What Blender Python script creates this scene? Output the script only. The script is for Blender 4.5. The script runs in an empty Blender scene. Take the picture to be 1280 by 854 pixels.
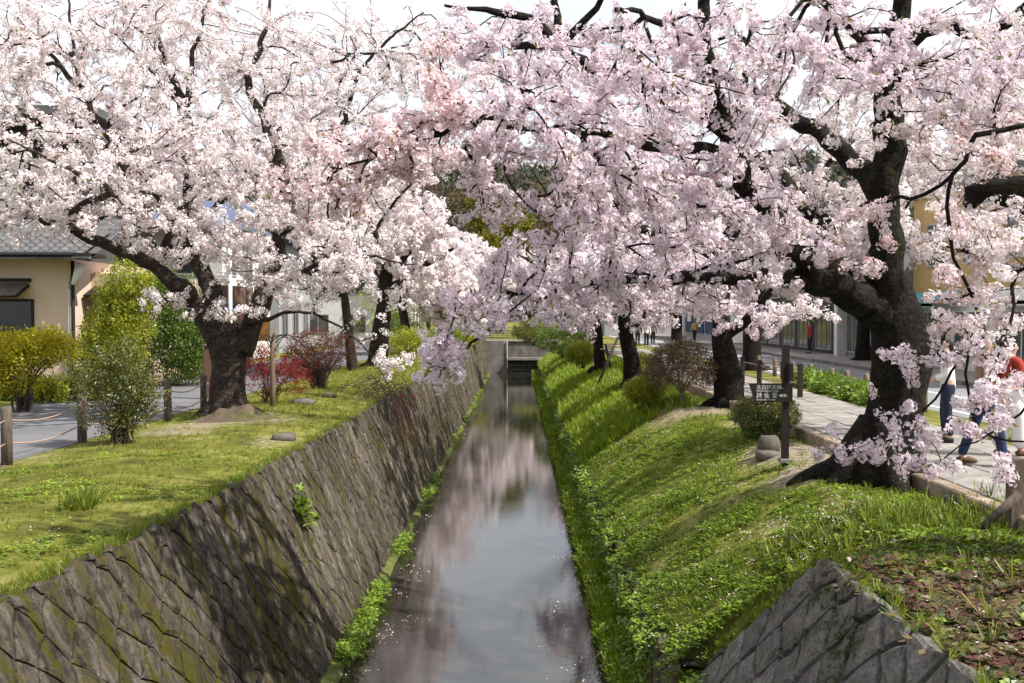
import bpy, bmesh, math, random
import numpy as np
from mathutils import Vector, Matrix, Euler, kdtree, noise as mnoise
R = math.radians
random.seed(7)
rng = np.random.default_rng(11)
scene = bpy.context.scene
COL = scene.collection

# ------------------------------------------------------------------ camera, sky, sun, exposure
CAM_Z = 4.5
FPX = 1244.0                                   # focal length in pixels of a 1280 px wide picture
cam_data = bpy.data.cameras.new('camera')
cam_data.lens = 35.0
cam_data.sensor_width = 36.0
cam_data.clip_start = 0.1
cam_data.clip_end = 3000
cam = bpy.data.objects.new('camera', cam_data)
COL.objects.link(cam)
cam.location = (0, 0, CAM_Z)
cam.rotation_euler = (R(90) - math.atan(32 / FPX), 0, math.atan(8 / FPX))
scene.camera = cam
CAM_M = cam.rotation_euler.to_matrix()

SUN_EL, SUN_AZ = 51.0, 112.0                   # azimuth clockwise from +Y: the sun stands to the right
world = bpy.data.worlds.new("World")
scene.world = world
world.use_nodes = True
wn, wl = world.node_tree.nodes, world.node_tree.links
bg = wn['Background']
sky = wn.new('ShaderNodeTexSky')
sky.sky_type = 'NISHITA'
sky.sun_disc = False
sky.sun_elevation = R(SUN_EL)
sky.sun_rotation = R(SUN_AZ)
sky.air_density = 1.0
sky.dust_density = 2.5
# thin bright cloud veil over the whole sky
wtc = wn.new('ShaderNodeTexCoord')
wno = wn.new('ShaderNodeTexNoise')
wno.inputs['Scale'].default_value = 2.2
wno.inputs['Detail'].default_value = 5
wl.new(wtc.outputs['Generated'], wno.inputs['Vector'])
wmr = wn.new('ShaderNodeMapRange')
wmr.inputs['From Min'].default_value = 0.35
wmr.inputs['From Max'].default_value = 0.65
wmr.inputs['To Min'].default_value = 0.70
wmr.inputs['To Max'].default_value = 0.95
wl.new(wno.outputs['Fac'], wmr.inputs['Value'])
wmx = wn.new('ShaderNodeMix')
wmx.data_type = 'RGBA'
wl.new(wmr.outputs['Result'], wmx.inputs['Factor'])
wl.new(sky.outputs['Color'], wmx.inputs['A'])
wmx.inputs['B'].default_value = (8.0, 8.25, 8.8, 1)
wl.new(wmx.outputs['Result'], bg.inputs['Color'])
bg.inputs['Strength'].default_value = 0.10

sun_data = bpy.data.lights.new('sun', 'SUN')
sun_data.energy = 5.0
sun_data.angle = R(0.6)
sun_data.color = (1.0, 0.95, 0.87)
sun = bpy.data.objects.new('sun', sun_data)
COL.objects.link(sun)
_el, _az = R(SUN_EL), R(SUN_AZ)
SUN_DIR = Vector((math.sin(_az) * math.cos(_el), math.cos(_az) * math.cos(_el), math.sin(_el)))
sun.rotation_euler = SUN_DIR.to_track_quat('Z', 'Y').to_euler()
sun.location = (40, -10, 50)

scene.view_settings.view_transform = 'Standard'
scene.view_settings.look = 'None'
scene.view_settings.gamma = 1
scene.view_settings.use_curve_mapping = False
scene.view_settings.exposure = 0.56
scene.render.engine = 'CYCLES'
scene.cycles.max_bounces = 7
scene.cycles.diffuse_bounces = 4
scene.cycles.glossy_bounces = 3
scene.cycles.transmission_bounces = 4
scene.cycles.transparent_max_bounces = 6
scene.cycles.caustics_reflective = False
scene.cycles.caustics_refractive = False

# ------------------------------------------------------------------ design helpers: where a sight line meets the place
def ray(px, py):
    return CAM_M @ Vector(((px - 640) / FPX, -(py - 427) / FPX, -1))
def G(px, py, z=0.0):                          # meets the level z
    d = ray(px, py)
    t = (z - CAM_Z) / d.z
    return Vector((d.x * t, d.y * t, z))
def D(px, py, y):                              # meets the upright plane at distance y
    d = ray(px, py)
    t = y / d.y
    return Vector((d.x * t, y, CAM_Z + d.z * t))

# ------------------------------------------------------------------ materials
def _mat(name):
    m = bpy.data.materials.new(name)
    m.use_nodes = True
    nt = m.node_tree
    for n in list(nt.nodes):
        if n.type != 'OUTPUT_MATERIAL':
            nt.nodes.remove(n)
    return m, nt, nt.nodes, nt.links, nt.nodes['Material Output']
def ramp_node(N, stops):
    r = N.new('ShaderNodeValToRGB')
    e = r.color_ramp.elements
    while len(e) < len(stops):
        e.new(0.5)
    for k, (p, c) in enumerate(stops):
        e[k].position = p
        e[k].color = (*c, 1)
    return r
def tex_noise(N, L, vec, scale, detail=4, rough=0.6, dist=0.0):
    n = N.new('ShaderNodeTexNoise')
    n.inputs['Scale'].default_value = scale
    n.inputs['Detail'].default_value = detail
    n.inputs['Roughness'].default_value = rough
    n.inputs['Distortion'].default_value = dist
    L.new(vec, n.inputs['Vector'])
    return n
def surf(name, stops, scale=3.0, stretch=(1, 1, 1), rough=0.85, bump=0.3, bscale=12.0, rand=0.25, moss=None, spec=0.3, metal=0.0,
         detail=5, moss_scale=1.5, moss_cut=(0.5, 0.62), moss_stretch=(1, 1, 1), dist=0.0, bdist=0.02):
    """noise-mottled surface; rand: brightness change per object; moss: (colour) second layer by noise"""
    m, nt, N, L, out = _mat(name)
    b = N.new('ShaderNodeBsdfPrincipled')
    L.new(b.outputs[0], out.inputs[0])
    tc = N.new('ShaderNodeTexCoord')
    mp = N.new('ShaderNodeMapping')
    mp.inputs['Scale'].default_value = stretch
    L.new(tc.outputs['Object'], mp.inputs[0])
    n1 = tex_noise(N, L, mp.outputs[0], scale, detail, 0.65, dist)
    r = ramp_node(N, stops)
    L.new(n1.outputs['Fac'], r.inputs[0])
    col = r.outputs[0]
    if moss:
        mp2 = N.new('ShaderNodeMapping')
        mp2.inputs['Scale'].default_value = moss_stretch
        L.new(tc.outputs['Object'], mp2.inputs[0])
        n2 = tex_noise(N, L, mp2.outputs[0], moss_scale, 6, 0.7)
        mr = N.new('ShaderNodeMapRange')
        mr.inputs['From Min'].default_value, mr.inputs['From Max'].default_value = moss_cut
        L.new(n2.outputs['Fac'], mr.inputs['Value'])
        mx = N.new('ShaderNodeMix')
        mx.data_type = 'RGBA'
        L.new(mr.outputs[0], mx.inputs['Factor'])
        L.new(col, mx.inputs['A'])
        mx.inputs['B'].default_value = (*moss, 1)
        col = mx.outputs['Result']
    if rand:
        oi = N.new('ShaderNodeObjectInfo')
        mr = N.new('ShaderNodeMapRange')
        mr.inputs['To Min'].default_value, mr.inputs['To Max'].default_value = 1 - rand, 1 + rand
        L.new(oi.outputs['Random'], mr.inputs['Value'])
        hs = N.new('ShaderNodeHueSaturation')
        L.new(mr.outputs[0], hs.inputs['Value'])
        L.new(col, hs.inputs['Color'])
        col = hs.outputs[0]
    L.new(col, b.inputs['Base Color'])
    b.inputs['Roughness'].default_value = rough
    b.inputs['Metallic'].default_value = metal
    b.inputs['Specular IOR Level'].default_value = spec
    if bump:
        nb = tex_noise(N, L, mp.outputs[0], bscale, 6, 0.7)
        bp = N.new('ShaderNodeBump')
        bp.inputs['Strength'].default_value = bump
        bp.inputs['Distance'].default_value = bdist
        L.new(nb.outputs['Fac'], bp.inputs['Height'])
        L.new(bp.outputs[0], b.inputs['Normal'])
    return m
def leafy(name, stops, trans=0.4, gloss=0.0, tint=(1, 1, 1)):
    """thin leaves or petals: colour by the 'v' attribute, part diffuse, part see-through"""
    m, nt, N, L, out = _mat(name)
    at = N.new('ShaderNodeAttribute')
    at.attribute_name = 'v'
    r = ramp_node(N, stops)
    L.new(at.outputs['Fac'], r.inputs[0])
    d = N.new('ShaderNodeBsdfDiffuse')
    t = N.new('ShaderNodeBsdfTranslucent')
    L.new(r.outputs[0], d.inputs[0])
    mu = N.new('ShaderNodeMix')
    mu.data_type = 'RGBA'
    mu.blend_type = 'MULTIPLY'
    mu.inputs['Factor'].default_value = 1
    L.new(r.outputs[0], mu.inputs['A'])
    mu.inputs['B'].default_value = (*tint, 1)
    L.new(mu.outputs['Result'], t.inputs[0])
    mx = N.new('ShaderNodeMixShader')
    mx.inputs[0].default_value = trans
    L.new(d.outputs[0], mx.inputs[1])
    L.new(t.outputs[0], mx.inputs[2])
    sh = mx.outputs[0]
    if gloss:
        g = N.new('ShaderNodeBsdfGlossy')
        g.inputs['Roughness'].default_value = 0.45
        m2 = N.new('ShaderNodeMixShader')
        m2.inputs[0].default_value = gloss
        L.new(sh, m2.inputs[1])
        L.new(g.outputs[0], m2.inputs[2])
        sh = m2.outputs[0]
    L.new(sh, out.inputs[0])
    return m

MAT = {}
MAT['petal_white'] = leafy('petal_white', [(0, (.86, .74, .76)), (.35, (.89, .81, .825)), (.8, (.91, .87, .875)), (.93, (.60, .28, .32)), (1, (.18, .20, .05))], .36)
MAT['petal_pink'] = leafy('petal_pink', [(0, (.81, .66, .74)), (.4, (.855, .755, .82)), (.8, (.885, .83, .865)), (.93, (.46, .16, .24)), (1, (.20, .17, .05))], .36)
MAT['petal_bud'] = leafy('petal_bud', [(0, (.82, .58, .62)), (.4, (.87, .74, .77)), (.8, (.90, .83, .84)), (.93, (.45, .14, .15)), (1, (.30, .19, .10))], .36)
MAT['twig_bark'] = surf('twig_bark', [(.3, (.035, .022, .018)), (.7, (.10, .07, .06))], 6, (1, 1, 1), .85, 0, 9, .1)
MAT['pale_stem'] = surf('pale_stem', [(.3, (.12, .085, .06)), (.7, (.24, .18, .13))], 6, (1, 1, 1), .85, .3, 9, .1)
MAT['mossy_stone'] = surf('mossy_stone', [(.3, (.05, .04, .03)), (.6, (.16, .12, .09)), (.8, (.24, .20, .16))], 4, (1, 1, 1), .92, .7, 14, .25,
                          moss=(.05, .07, .012), moss_scale=1.5, moss_cut=(.48, .62))
MAT['concrete'] = surf('concrete', [(.3, (.10, .09, .08)), (.6, (.22, .205, .19)), (.8, (.33, .31, .29))], 1.6, (1, 1, .5), .9, .3, 25, .08,
                       moss=(.05, .055, .02), moss_scale=.9, moss_cut=(.55, .75))
MAT['asphalt'] = surf('asphalt', [(.3, (.11, .11, .118)), (.7, (.17, .17, .178))], .7, (1, 1, 1), .9, .15, 90, 0)
MAT['road_asphalt'] = surf('road_asphalt', [(.3, (.17, .17, .175)), (.7, (.24, .24, .245))], .5, (1, 1, 1), .9, .15, 90, 0)
MAT['pale_paving'] = surf('pale_paving', [(.3, (.15, .135, .12)), (.5, (.25, .23, .21)), (.7, (.34, .315, .29))], 2.2, (1, 1, 1), .9, .3, 40, .12)
MAT['kerb_stone'] = surf('kerb_stone', [(.3, (.17, .12, .08)), (.7, (.36, .29, .22))], 4, (1, 1, 1), .92, .5, 20, .12)
MAT['white_paint'] = surf('white_paint', [(.3, (.70, .70, .69)), (.7, (.80, .80, .79))], 3, (1, 1, 1), .6, 0, 9, 0)
MAT['plaster'] = surf('plaster', [(.3, (.60, .45, .36)), (.7, (.68, .54, .44))], .8, (1, 1, .5), .92, .15, 60, 0)
MAT['plaster_foot'] = surf('plaster_foot', [(.3, (.30, .25, .20)), (.7, (.40, .34, .28))], 2, (1, 1, 1), .92, .3, 30, 0)
MAT['roof_tile'] = surf('roof_tile', [(.3, (.06, .06, .065)), (.7, (.14, .14, .145))], 3, (1, 1, 1), .55, .2, 20, .2)
MAT['dark_wood'] = surf('dark_wood', [(.3, (.012, .009, .008)), (.7, (.035, .027, .022))], 5, (6, 6, 1), .7, .3, 12, .1)
MAT['weathered_wood'] = surf('weathered_wood', [(.3, (.06, .045, .035)), (.7, (.16, .125, .10))], 6, (5, 5, 1), .9, .5, 12, .2)
MAT['shingle'] = surf('shingle', [(.3, (.10, .085, .075)), (.7, (.22, .20, .18))], 5, (1, 4, 4), .9, .4, 14, .2)
MAT['sign_brown'] = surf('sign_brown', [(.3, (.016, .011, .010)), (.7, (.026, .019, .017))], 4, (1, 1, 1), .5, .05, 30, .05)
MAT['black_glass'] = surf('black_glass', [(.4, (.006, .006, .007)), (.6, (.012, .012, .014))], 1, (1, 1, 1), .08, 0, 9, 0, spec=.5)
MAT['grey_metal'] = surf('grey_metal', [(.3, (.35, .35, .35)), (.7, (.48, .48, .48))], 4, (1, 1, 1), .45, .05, 30, .05, metal=.3)
MAT['rope'] = surf('rope', [(.3, (.30, .20, .15)), (.7, (.45, .32, .26))], 30, (1, 1, 1), .9, .3, 80, 0)
MAT['rock'] = surf('rock', [(.3, (.05, .043, .036)), (.6, (.13, .115, .095)), (.8, (.22, .20, .175))], 3, (1, 1, 1), .92, .8, 10, .15)
MAT['soil'] = surf('soil', [(.3, (.06, .045, .03)), (.7, (.16, .12, .08))], 3, (1, 1, 1), .95, .8, 14, .1, moss=(.06, .07, .015), moss_scale=2)
MAT['moss_soil'] = surf('moss_soil', [(.3, (.04, .05, .012)), (.55, (.09, .11, .02)), (.75, (.20, .18, .10))], 4, (1, 1, 1), .95, .8, 14, 0)
MAT['leaf_olive'] = leafy('leaf_olive', [(0, (.07, .075, .012)), (.5, (.17, .155, .02)), (1, (.30, .26, .04))], .3)
MAT['leaf_hill_haze'] = leafy('leaf_hill_haze', [(0, (.035, .055, .045)), (.4, (.075, .085, .06)), (.7, (.13, .105, .085)), (1, (.17, .15, .07))], .2)  # blue-green haze of the distance is put into the leaf colour
MAT['hill'] = surf('hill', [(.3, (.035, .045, .04)), (.45, (.075, .07, .06)), (.6, (.13, .10, .085)), (.75, (.16, .14, .07))], .05, (1, 1, 1), .95, 0, 9, 0)
MAT['grass'] = leafy('grass', [(0, (.075, .11, .012)), (.5, (.17, .22, .022)), (1, (.30, .31, .045))], .4, .03)
MAT['grass_lawn'] = leafy('grass_lawn', [(0, (.10, .12, .014)), (.5, (.22, .235, .024)), (1, (.38, .35, .06))], .4, .02)
MAT['grass_slope'] = leafy('grass_slope', [(0, (.075, .12, .012)), (.5, (.17, .24, .018)), (1, (.30, .35, .04))], .4, .02)
MAT['grass_lush'] = leafy('grass_lush', [(0, (.11, .17, .010)), (.5, (.22, .31, .014)), (1, (.33, .41, .03))], .45, .03)
MAT['weed'] = leafy('weed', [(0, (.065, .13, .010)), (.5, (.17, .265, .016)), (1, (.32, .41, .04))], .35, .05)
MAT['red_leaf'] = leafy('red_leaf', [(0, (.05, .07, .02)), (.3, (.12, .12, .045)), (.5, (.10, .075, .035)), (.75, (.095, .04, .03)), (1, (.20, .05, .045))], .3, .05)
MAT['leaf_green'] = leafy('leaf_green', [(0, (.05, .10, .010)), (.5, (.12, .20, .018)), (1, (.21, .29, .03))], .35, .05)
MAT['leaf_lime'] = leafy('leaf_lime', [(0, (.14, .18, .012)), (.5, (.29, .32, .018)), (1, (.45, .44, .03))], .4, .04)
MAT['leaf_gold'] = leafy('leaf_gold', [(0, (.24, .22, .012)), (.5, (.52, .47, .016)), (1, (.68, .60, .03))], .45, .03)
MAT['leaf_bronze'] = leafy('leaf_bronze', [(0, (.045, .07, .013)), (.45, (.115, .145, .022)), (.75, (.19, .19, .035)), (1, (.26, .13, .05))], .35, .05)
MAT['leaf_brown'] = leafy('leaf_brown', [(0, (.07, .045, .03)), (.6, (.15, .105, .07)), (1, (.20, .17, .07))], .3)
MAT['leaf_maroon'] = leafy('leaf_maroon', [(0, (.07, .025, .02)), (.6, (.16, .055, .045)), (1, (.26, .10, .08))], .3)
MAT['leaf_red'] = leafy('leaf_red', [(0, (.14, .02, .018)), (.5, (.27, .04, .032)), (1, (.38, .09, .06))], .4)
MAT['fallen'] = leafy('fallen', [(0, (.70, .55, .58)), (1, (.85, .78, .78))], .2)
MAT['skin'] = surf('skin', [(.3, (.50, .31, .23)), (.7, (.56, .36, .27))], 4, (1, 1, 1), .6, 0, 9, 0)
MAT['hair'] = surf('hair', [(.3, (.010, .008, .007)), (.7, (.03, .022, .018))], 20, (1, 1, .2), .5, .4, 40, 0)
def plain(name, c, rough=.8, spread=.12, scale=3.0, metal=0):
    a = tuple(x * (1 - spread) for x in c)
    b = tuple(min(1, x * (1 + spread)) for x in c)
    MAT[name] = surf(name, [(.3, a), (.7, b)], scale, (1, 1, 1), rough, .15, 25, 0, metal=metal)
for n_, c_ in dict(white_cloth=(.75, .73, .70), navy_denim=(.018, .024, .05), blue_denim=(.022, .036, .085), tan_cloth=(.42, .27, .20), red_cloth=(.30, .03, .02),
                   dark_cloth=(.02, .02, .022), brown_leather=(.12, .07, .04), yellow_cloth=(.55, .32, .05), white_wall=(.66, .65, .63), yellow_wall=(.52, .36, .15),
                   grey_wall=(.33, .33, .34), dark_wall=(.06, .055, .055), blue_sheet=(.035, .06, .12), turquoise=(.12, .34, .38), blue_paint=(.05, .14, .42),
                   blue_roof=(.09, .12, .19), beige_panel=(.58, .45, .33), cream=(.60, .55, .46), green_rail=(.10, .14, .11), steel=(.13, .135, .14),
                   orange_paint=(.42, .22, .07), brown_wall=(.13, .075, .05), lamp_white=(.72, .72, .70)).items():
    plain(n_, c_)
MAT['shop_glass'] = surf('shop_glass', [(.4, (.05, .055, .06)), (.6, (.09, .095, .10))], .6, (1, 1, 1), .08, 0, 9, 0, spec=.5)

def mixed(name, parts, stops, moss, moss_map, moss_scale, moss_cut, bumps, rand=.12, rough=.93):
    """parts: (scale, stretch, detail, weight) noises summed into one ramp; moss mask from a stretched noise roughened by the last part;
    bumps: (scale, stretch, strength, distance, voronoi?)"""
    m, nt, N, L, out = _mat(name)
    b = N.new('ShaderNodeBsdfPrincipled')
    b.inputs['Roughness'].default_value = rough
    b.inputs['Specular IOR Level'].default_value = .2
    L.new(b.outputs[0], out.inputs[0])
    tc = N.new('ShaderNodeTexCoord')
    def mapped(st):
        mp = N.new('ShaderNodeMapping')
        mp.inputs['Scale'].default_value = st
        L.new(tc.outputs['Object'], mp.inputs[0])
        return mp.outputs[0]
    def math_(op, a, bb):
        q = N.new('ShaderNodeMath'); q.operation = op
        for k, v in enumerate((a, bb)):
            if isinstance(v, (int, float)): q.inputs[k].default_value = v
            else: L.new(v, q.inputs[k])
        return q.outputs[0]
    tot, last = None, None
    for (sc, st, de, w) in parts:
        n = tex_noise(N, L, mapped(st), sc, de, .68)
        last = n.outputs['Fac']
        v = math_('MULTIPLY', last, w)
        tot = v if tot is None else math_('ADD', tot, v)
    r = ramp_node(N, stops)
    L.new(tot, r.inputs[0])
    col = r.outputs[0]
    mn = tex_noise(N, L, mapped(moss_map), moss_scale, 5, .65)
    mv = math_('ADD', math_('MULTIPLY', mn.outputs['Fac'], .56), math_('MULTIPLY', last, .44))
    mr = N.new('ShaderNodeMapRange')
    mr.inputs['From Min'].default_value, mr.inputs['From Max'].default_value = moss_cut
    L.new(mv, mr.inputs['Value'])
    mx = N.new('ShaderNodeMix'); mx.data_type = 'RGBA'
    L.new(mr.outputs[0], mx.inputs['Factor']); L.new(col, mx.inputs['A']); mx.inputs['B'].default_value = (*moss, 1)
    oi = N.new('ShaderNodeObjectInfo')
    m2 = N.new('ShaderNodeMapRange')
    m2.inputs['To Min'].default_value, m2.inputs['To Max'].default_value = 1 - rand, 1 + rand
    L.new(oi.outputs['Random'], m2.inputs['Value'])
    hs = N.new('ShaderNodeHueSaturation')
    L.new(m2.outputs[0], hs.inputs['Value']); L.new(mx.outputs['Result'], hs.inputs['Color'])
    L.new(hs.outputs[0], b.inputs['Base Color'])
    prev = None
    for (sc, st, k, d, vor) in bumps:
        if vor:
            n = N.new('ShaderNodeTexVoronoi'); n.inputs['Scale'].default_value = sc; n.feature = 'DISTANCE_TO_EDGE'
            L.new(mapped(st), n.inputs['Vector']); h = n.outputs['Distance']
        else:
            h = tex_noise(N, L, mapped(st), sc, 7, .7).outputs['Fac']
        bp = N.new('ShaderNodeBump')
        bp.inputs['Strength'].default_value = k; bp.inputs['Distance'].default_value = d
        L.new(h, bp.inputs['Height'])
        if prev is not None: L.new(prev, bp.inputs['Normal'])
        prev = bp.outputs[0]
    L.new(prev, b.inputs['Normal'])
    return m
MAT['wall_stone'] = mixed('wall_stone', [(.45, (1, 1, 1), 3, .25), (1.5, (.6, 4.4, .6), 6, .34), (11, (1, 1.3, .7), 9, .41)],
                          [(.38, (.018, .014, .010)), (.47, (.066, .053, .041)), (.545, (.175, .147, .122)), (.65, (.43, .385, .34))],
                          (.085, .076, .010), (.35, 4.2, .35), 1.25, (.505, .565), [(16, (1, 1.6, .6), 1.0, .06, False), (3, (1, 3, .4), .8, .12, False)], .10)
MAT['end_stone'] = mixed('end_stone', [(.8, (1, 1, 1), 3, .2), (5, (1, 1, 1), 6, .3), (24, (1, 1, 1), 8, .5)],
                         [(.36, (.065, .058, .05)), (.5, (.175, .162, .145)), (.64, (.36, .34, .315))],
                         (.040, .040, .012), (1, 1, 1), 1.1, (.53, .59), [(30, (1, 1, 1), 1.0, .03, False), (6, (1, 1, 1), .6, .06, False)], .14)
MAT['bark'] = mixed('bark', [(2.0, (1, 1, 1), 4, .35), (9, (1, 1, 2.6), 8, .65)],  # darker copy: shade on the right bank trunks put into the bark colour
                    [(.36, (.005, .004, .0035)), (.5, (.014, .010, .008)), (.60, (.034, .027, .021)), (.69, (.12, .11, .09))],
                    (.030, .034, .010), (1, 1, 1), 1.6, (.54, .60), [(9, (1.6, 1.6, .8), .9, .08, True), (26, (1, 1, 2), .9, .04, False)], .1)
MAT['bark_lit'] = mixed('bark_lit', [(2.0, (1, 1, 1), 4, .35), (9, (1, 1, 2.6), 8, .65)],  # lighter copy: sunlight on the left bank trunks put into the bark colour
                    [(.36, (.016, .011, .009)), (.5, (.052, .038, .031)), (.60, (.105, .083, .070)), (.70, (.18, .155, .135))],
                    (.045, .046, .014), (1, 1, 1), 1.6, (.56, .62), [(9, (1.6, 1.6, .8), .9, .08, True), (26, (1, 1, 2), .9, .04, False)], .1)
MAT['joint_moss'] = surf('joint_moss', [(.3, (.03, .027, .014)), (.55, (.06, .054, .022)), (.8, (.11, .095, .05))], 5, (1, 1, 1), .95, .5, 20, 0)
MAT['joint'] = surf('joint', [(.3, (.012, .011, .008)), (.55, (.028, .026, .012)), (.8, (.055, .05, .016))], 5, (1, 1, 1), .95, .5, 20, 0)
def ground_material():
    m, nt, N, L, out = _mat('ground')
    b = N.new('ShaderNodeBsdfPrincipled')
    L.new(b.outputs[0], out.inputs[0])
    tc = N.new('ShaderNodeTexCoord')
    n1 = tex_noise(N, L, tc.outputs['Object'], 1.4, 8, .7)
    n2 = tex_noise(N, L, tc.outputs['Object'], 9, 6, .7)
    rg = ramp_node(N, [(.30, (.055, .055, .016)), (.43, (.115, .118, .020)), (.54, (.185, .19, .034)), (.66, (.31, .275, .11))])
    L.new(n1.outputs['Fac'], rg.inputs[0])
    rd = ramp_node(N, [(.30, (.16, .12, .085)), (.5, (.31, .25, .19)), (.7, (.44, .38, .31))])
    L.new(n2.outputs['Fac'], rd.inputs[0])
    at = N.new('ShaderNodeAttribute')
    at.attribute_name = 'dirt'
    ad = N.new('ShaderNodeMath')
    ad.operation = 'ADD'
    L.new(at.outputs['Fac'], ad.inputs[0])
    L.new(n2.outputs['Fac'], ad.inputs[1])
    mr = N.new('ShaderNodeMapRange')
    mr.inputs['From Min'].default_value, mr.inputs['From Max'].default_value = .85, 1.1
    L.new(ad.outputs[0], mr.inputs['Value'])
    mx = N.new('ShaderNodeMix')
    mx.data_type = 'RGBA'
    L.new(mr.outputs[0], mx.inputs['Factor'])
    L.new(rg.outputs[0], mx.inputs['A'])
    L.new(rd.outputs[0], mx.inputs['B'])
    L.new(mx.outputs['Result'], b.inputs['Base Color'])
    b.inputs['Roughness'].default_value = .95
    b.inputs['Specular IOR Level'].default_value = .15
    nb = tex_noise(N, L, tc.outputs['Object'], 18, 6, .75)
    bp = N.new('ShaderNodeBump')
    bp.inputs['Strength'].default_value = .9
    bp.inputs['Distance'].default_value = .06
    L.new(nb.outputs['Fac'], bp.inputs['Height'])
    L.new(bp.outputs[0], b.inputs['Normal'])
    return m
MAT['ground'] = ground_material()
def water_material():
    m, nt, N, L, out = _mat('water')
    b = N.new('ShaderNodeBsdfPrincipled')
    L.new(b.outputs[0], out.inputs[0])
    tc = N.new('ShaderNodeTexCoord')
    mp = N.new('ShaderNodeMapping')
    mp.inputs['Scale'].default_value = (.8, 1.5, 1)
    L.new(tc.outputs['Object'], mp.inputs[0])
    n1 = tex_noise(N, L, mp.outputs[0], 5.0, 4, .6)
    n2 = tex_noise(N, L, mp.outputs[0], 26.0, 3, .5)
    bd = tex_noise(N, L, tc.outputs['Object'], 1.6, 6, .7)
    r = ramp_node(N, [(.3, (.010, .010, .007)), (.7, (.035, .032, .022))])
    L.new(bd.outputs['Fac'], r.inputs[0])
    L.new(r.outputs[0], b.inputs['Base Color'])
    b.inputs['Roughness'].default_value = .012
    b.inputs['IOR'].default_value = 1.68
    b1 = N.new('ShaderNodeBump')
    b1.inputs['Strength'].default_value = .03
    b1.inputs['Distance'].default_value = .02
    L.new(n1.outputs['Fac'], b1.inputs['Height'])
    b2 = N.new('ShaderNodeBump')
    b2.inputs['Strength'].default_value = .06
    b2.inputs['Distance'].default_value = .006
    L.new(n2.outputs['Fac'], b2.inputs['Height'])
    L.new(b1.outputs[0], b2.inputs['Normal'])
    L.new(b2.outputs[0], b.inputs['Normal'])
    return m
MAT['water'] = water_material()

# ------------------------------------------------------------------ object helpers
def put(o, label=None, cat=None, group=None, kind=None, parent=None):
    if label: o['label'] = label
    if cat: o['category'] = cat
    if group: o['group'] = group
    if kind: o['kind'] = kind
    if parent is not None: o.parent = parent
    return o
def empty(name, loc, label, cat, group=None, rz=0.0):
    o = bpy.data.objects.new(name, None)
    o.empty_display_size = .2
    COL.objects.link(o)
    o.location = loc
    o.rotation_euler = (0, 0, rz)
    return put(o, label, cat, group)
def obj_from(name, verts, faces, mat, parent=None, smooth=False, at=None):
    """verts in world space; a child keeps its place although its parent stands at its own base"""
    me = bpy.data.meshes.new(name)
    if at is not None:
        verts = [(v[0] - at[0], v[1] - at[1], v[2] - at[2]) for v in verts]
    me.from_pydata([tuple(v) for v in verts], [], faces)
    mats = mat if isinstance(mat, (list, tuple)) else [mat]
    for m in mats:
        me.materials.append(MAT[m])
    if smooth:
        me.polygons.foreach_set('use_smooth', [True] * len(me.polygons))
    me.update()
    o = bpy.data.objects.new(name, me)
    COL.objects.link(o)
    if at is not None:
        o.location = at
    if parent is not None:
        o.parent = parent
    return o
class MB:
    """collects shapes in local coordinates; build() links them as ONE mesh object"""
    def __init__(self): self.v, self.f, self.mi, self.sm = [], [], [], []
    def add(self, verts, faces, mi=0, smooth=False):
        k = len(self.v)
        self.v += [tuple(v) for v in verts]
        self.f += [tuple(i + k for i in f) for f in faces]
        self.mi += [mi] * len(faces)
        self.sm += [smooth] * len(faces)
        return self
    def box(self, c, s, rz=0.0, mi=0, bev=0.0, taper=0.0, rot=None):
        x, y, z = s[0] / 2, s[1] / 2, s[2] / 2
        M = rot if rot is not None else Matrix.Rotation(rz, 3, 'Z')
        c = Vector(c)
        if bev <= 0:
            t = 1 - taper
            P = [(-x, -y, -z), (x, -y, -z), (x, y, -z), (-x, y, -z), (-x * t, -y * t, z), (x * t, -y * t, z), (x * t, y * t, z), (-x * t, y * t, z)]
            F = [(0, 3, 2, 1), (4, 5, 6, 7), (0, 1, 5, 4), (1, 2, 6, 5), (2, 3, 7, 6), (3, 0, 4, 7)]
            return self.add([c + M @ Vector(p) for p in P], F, mi)
        b = min(bev, x * .9, y * .9, z * .9)
        V, F = [], []
        for (zz, k) in ((-z, b), (-z + b, 0), (z - b, 0), (z, b)):
            xx, yy = x - k, y - k
            V += [(-xx, -yy, zz), (xx, -yy, zz), (xx, yy, zz), (-xx, yy, zz)]
        for r_ in range(3):
            for i in range(4):
                j = (i + 1) % 4
                F.append((r_ * 4 + i, r_ * 4 + j, r_ * 4 + 4 + j, r_ * 4 + 4 + i))
        F += [(0, 3, 2, 1), (12, 13, 14, 15)]
        return self.add([c + M @ Vector(p) for p in V], F, mi)
    def tube(self, pts, rad, n=8, mi=0, cap=True):
        V, F = tube_geo(pts, rad, n, cap)
        return self.add(V, F, mi, True)
    def build(self, name, mat, parent=None, at=None):
        me = bpy.data.meshes.new(name)
        me.from_pydata(self.v, [], self.f)
        for m in (mat if isinstance(mat, (list, tuple)) else [mat]):
            me.materials.append(MAT[m])
        me.polygons.foreach_set('material_index', self.mi)
        me.polygons.foreach_set('use_smooth', self.sm)
        me.update()
        o = bpy.data.objects.new(name, me)
        COL.objects.link(o)
        if at is not None: o.location = at
        if parent is not None: o.parent = parent
        return o
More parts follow.
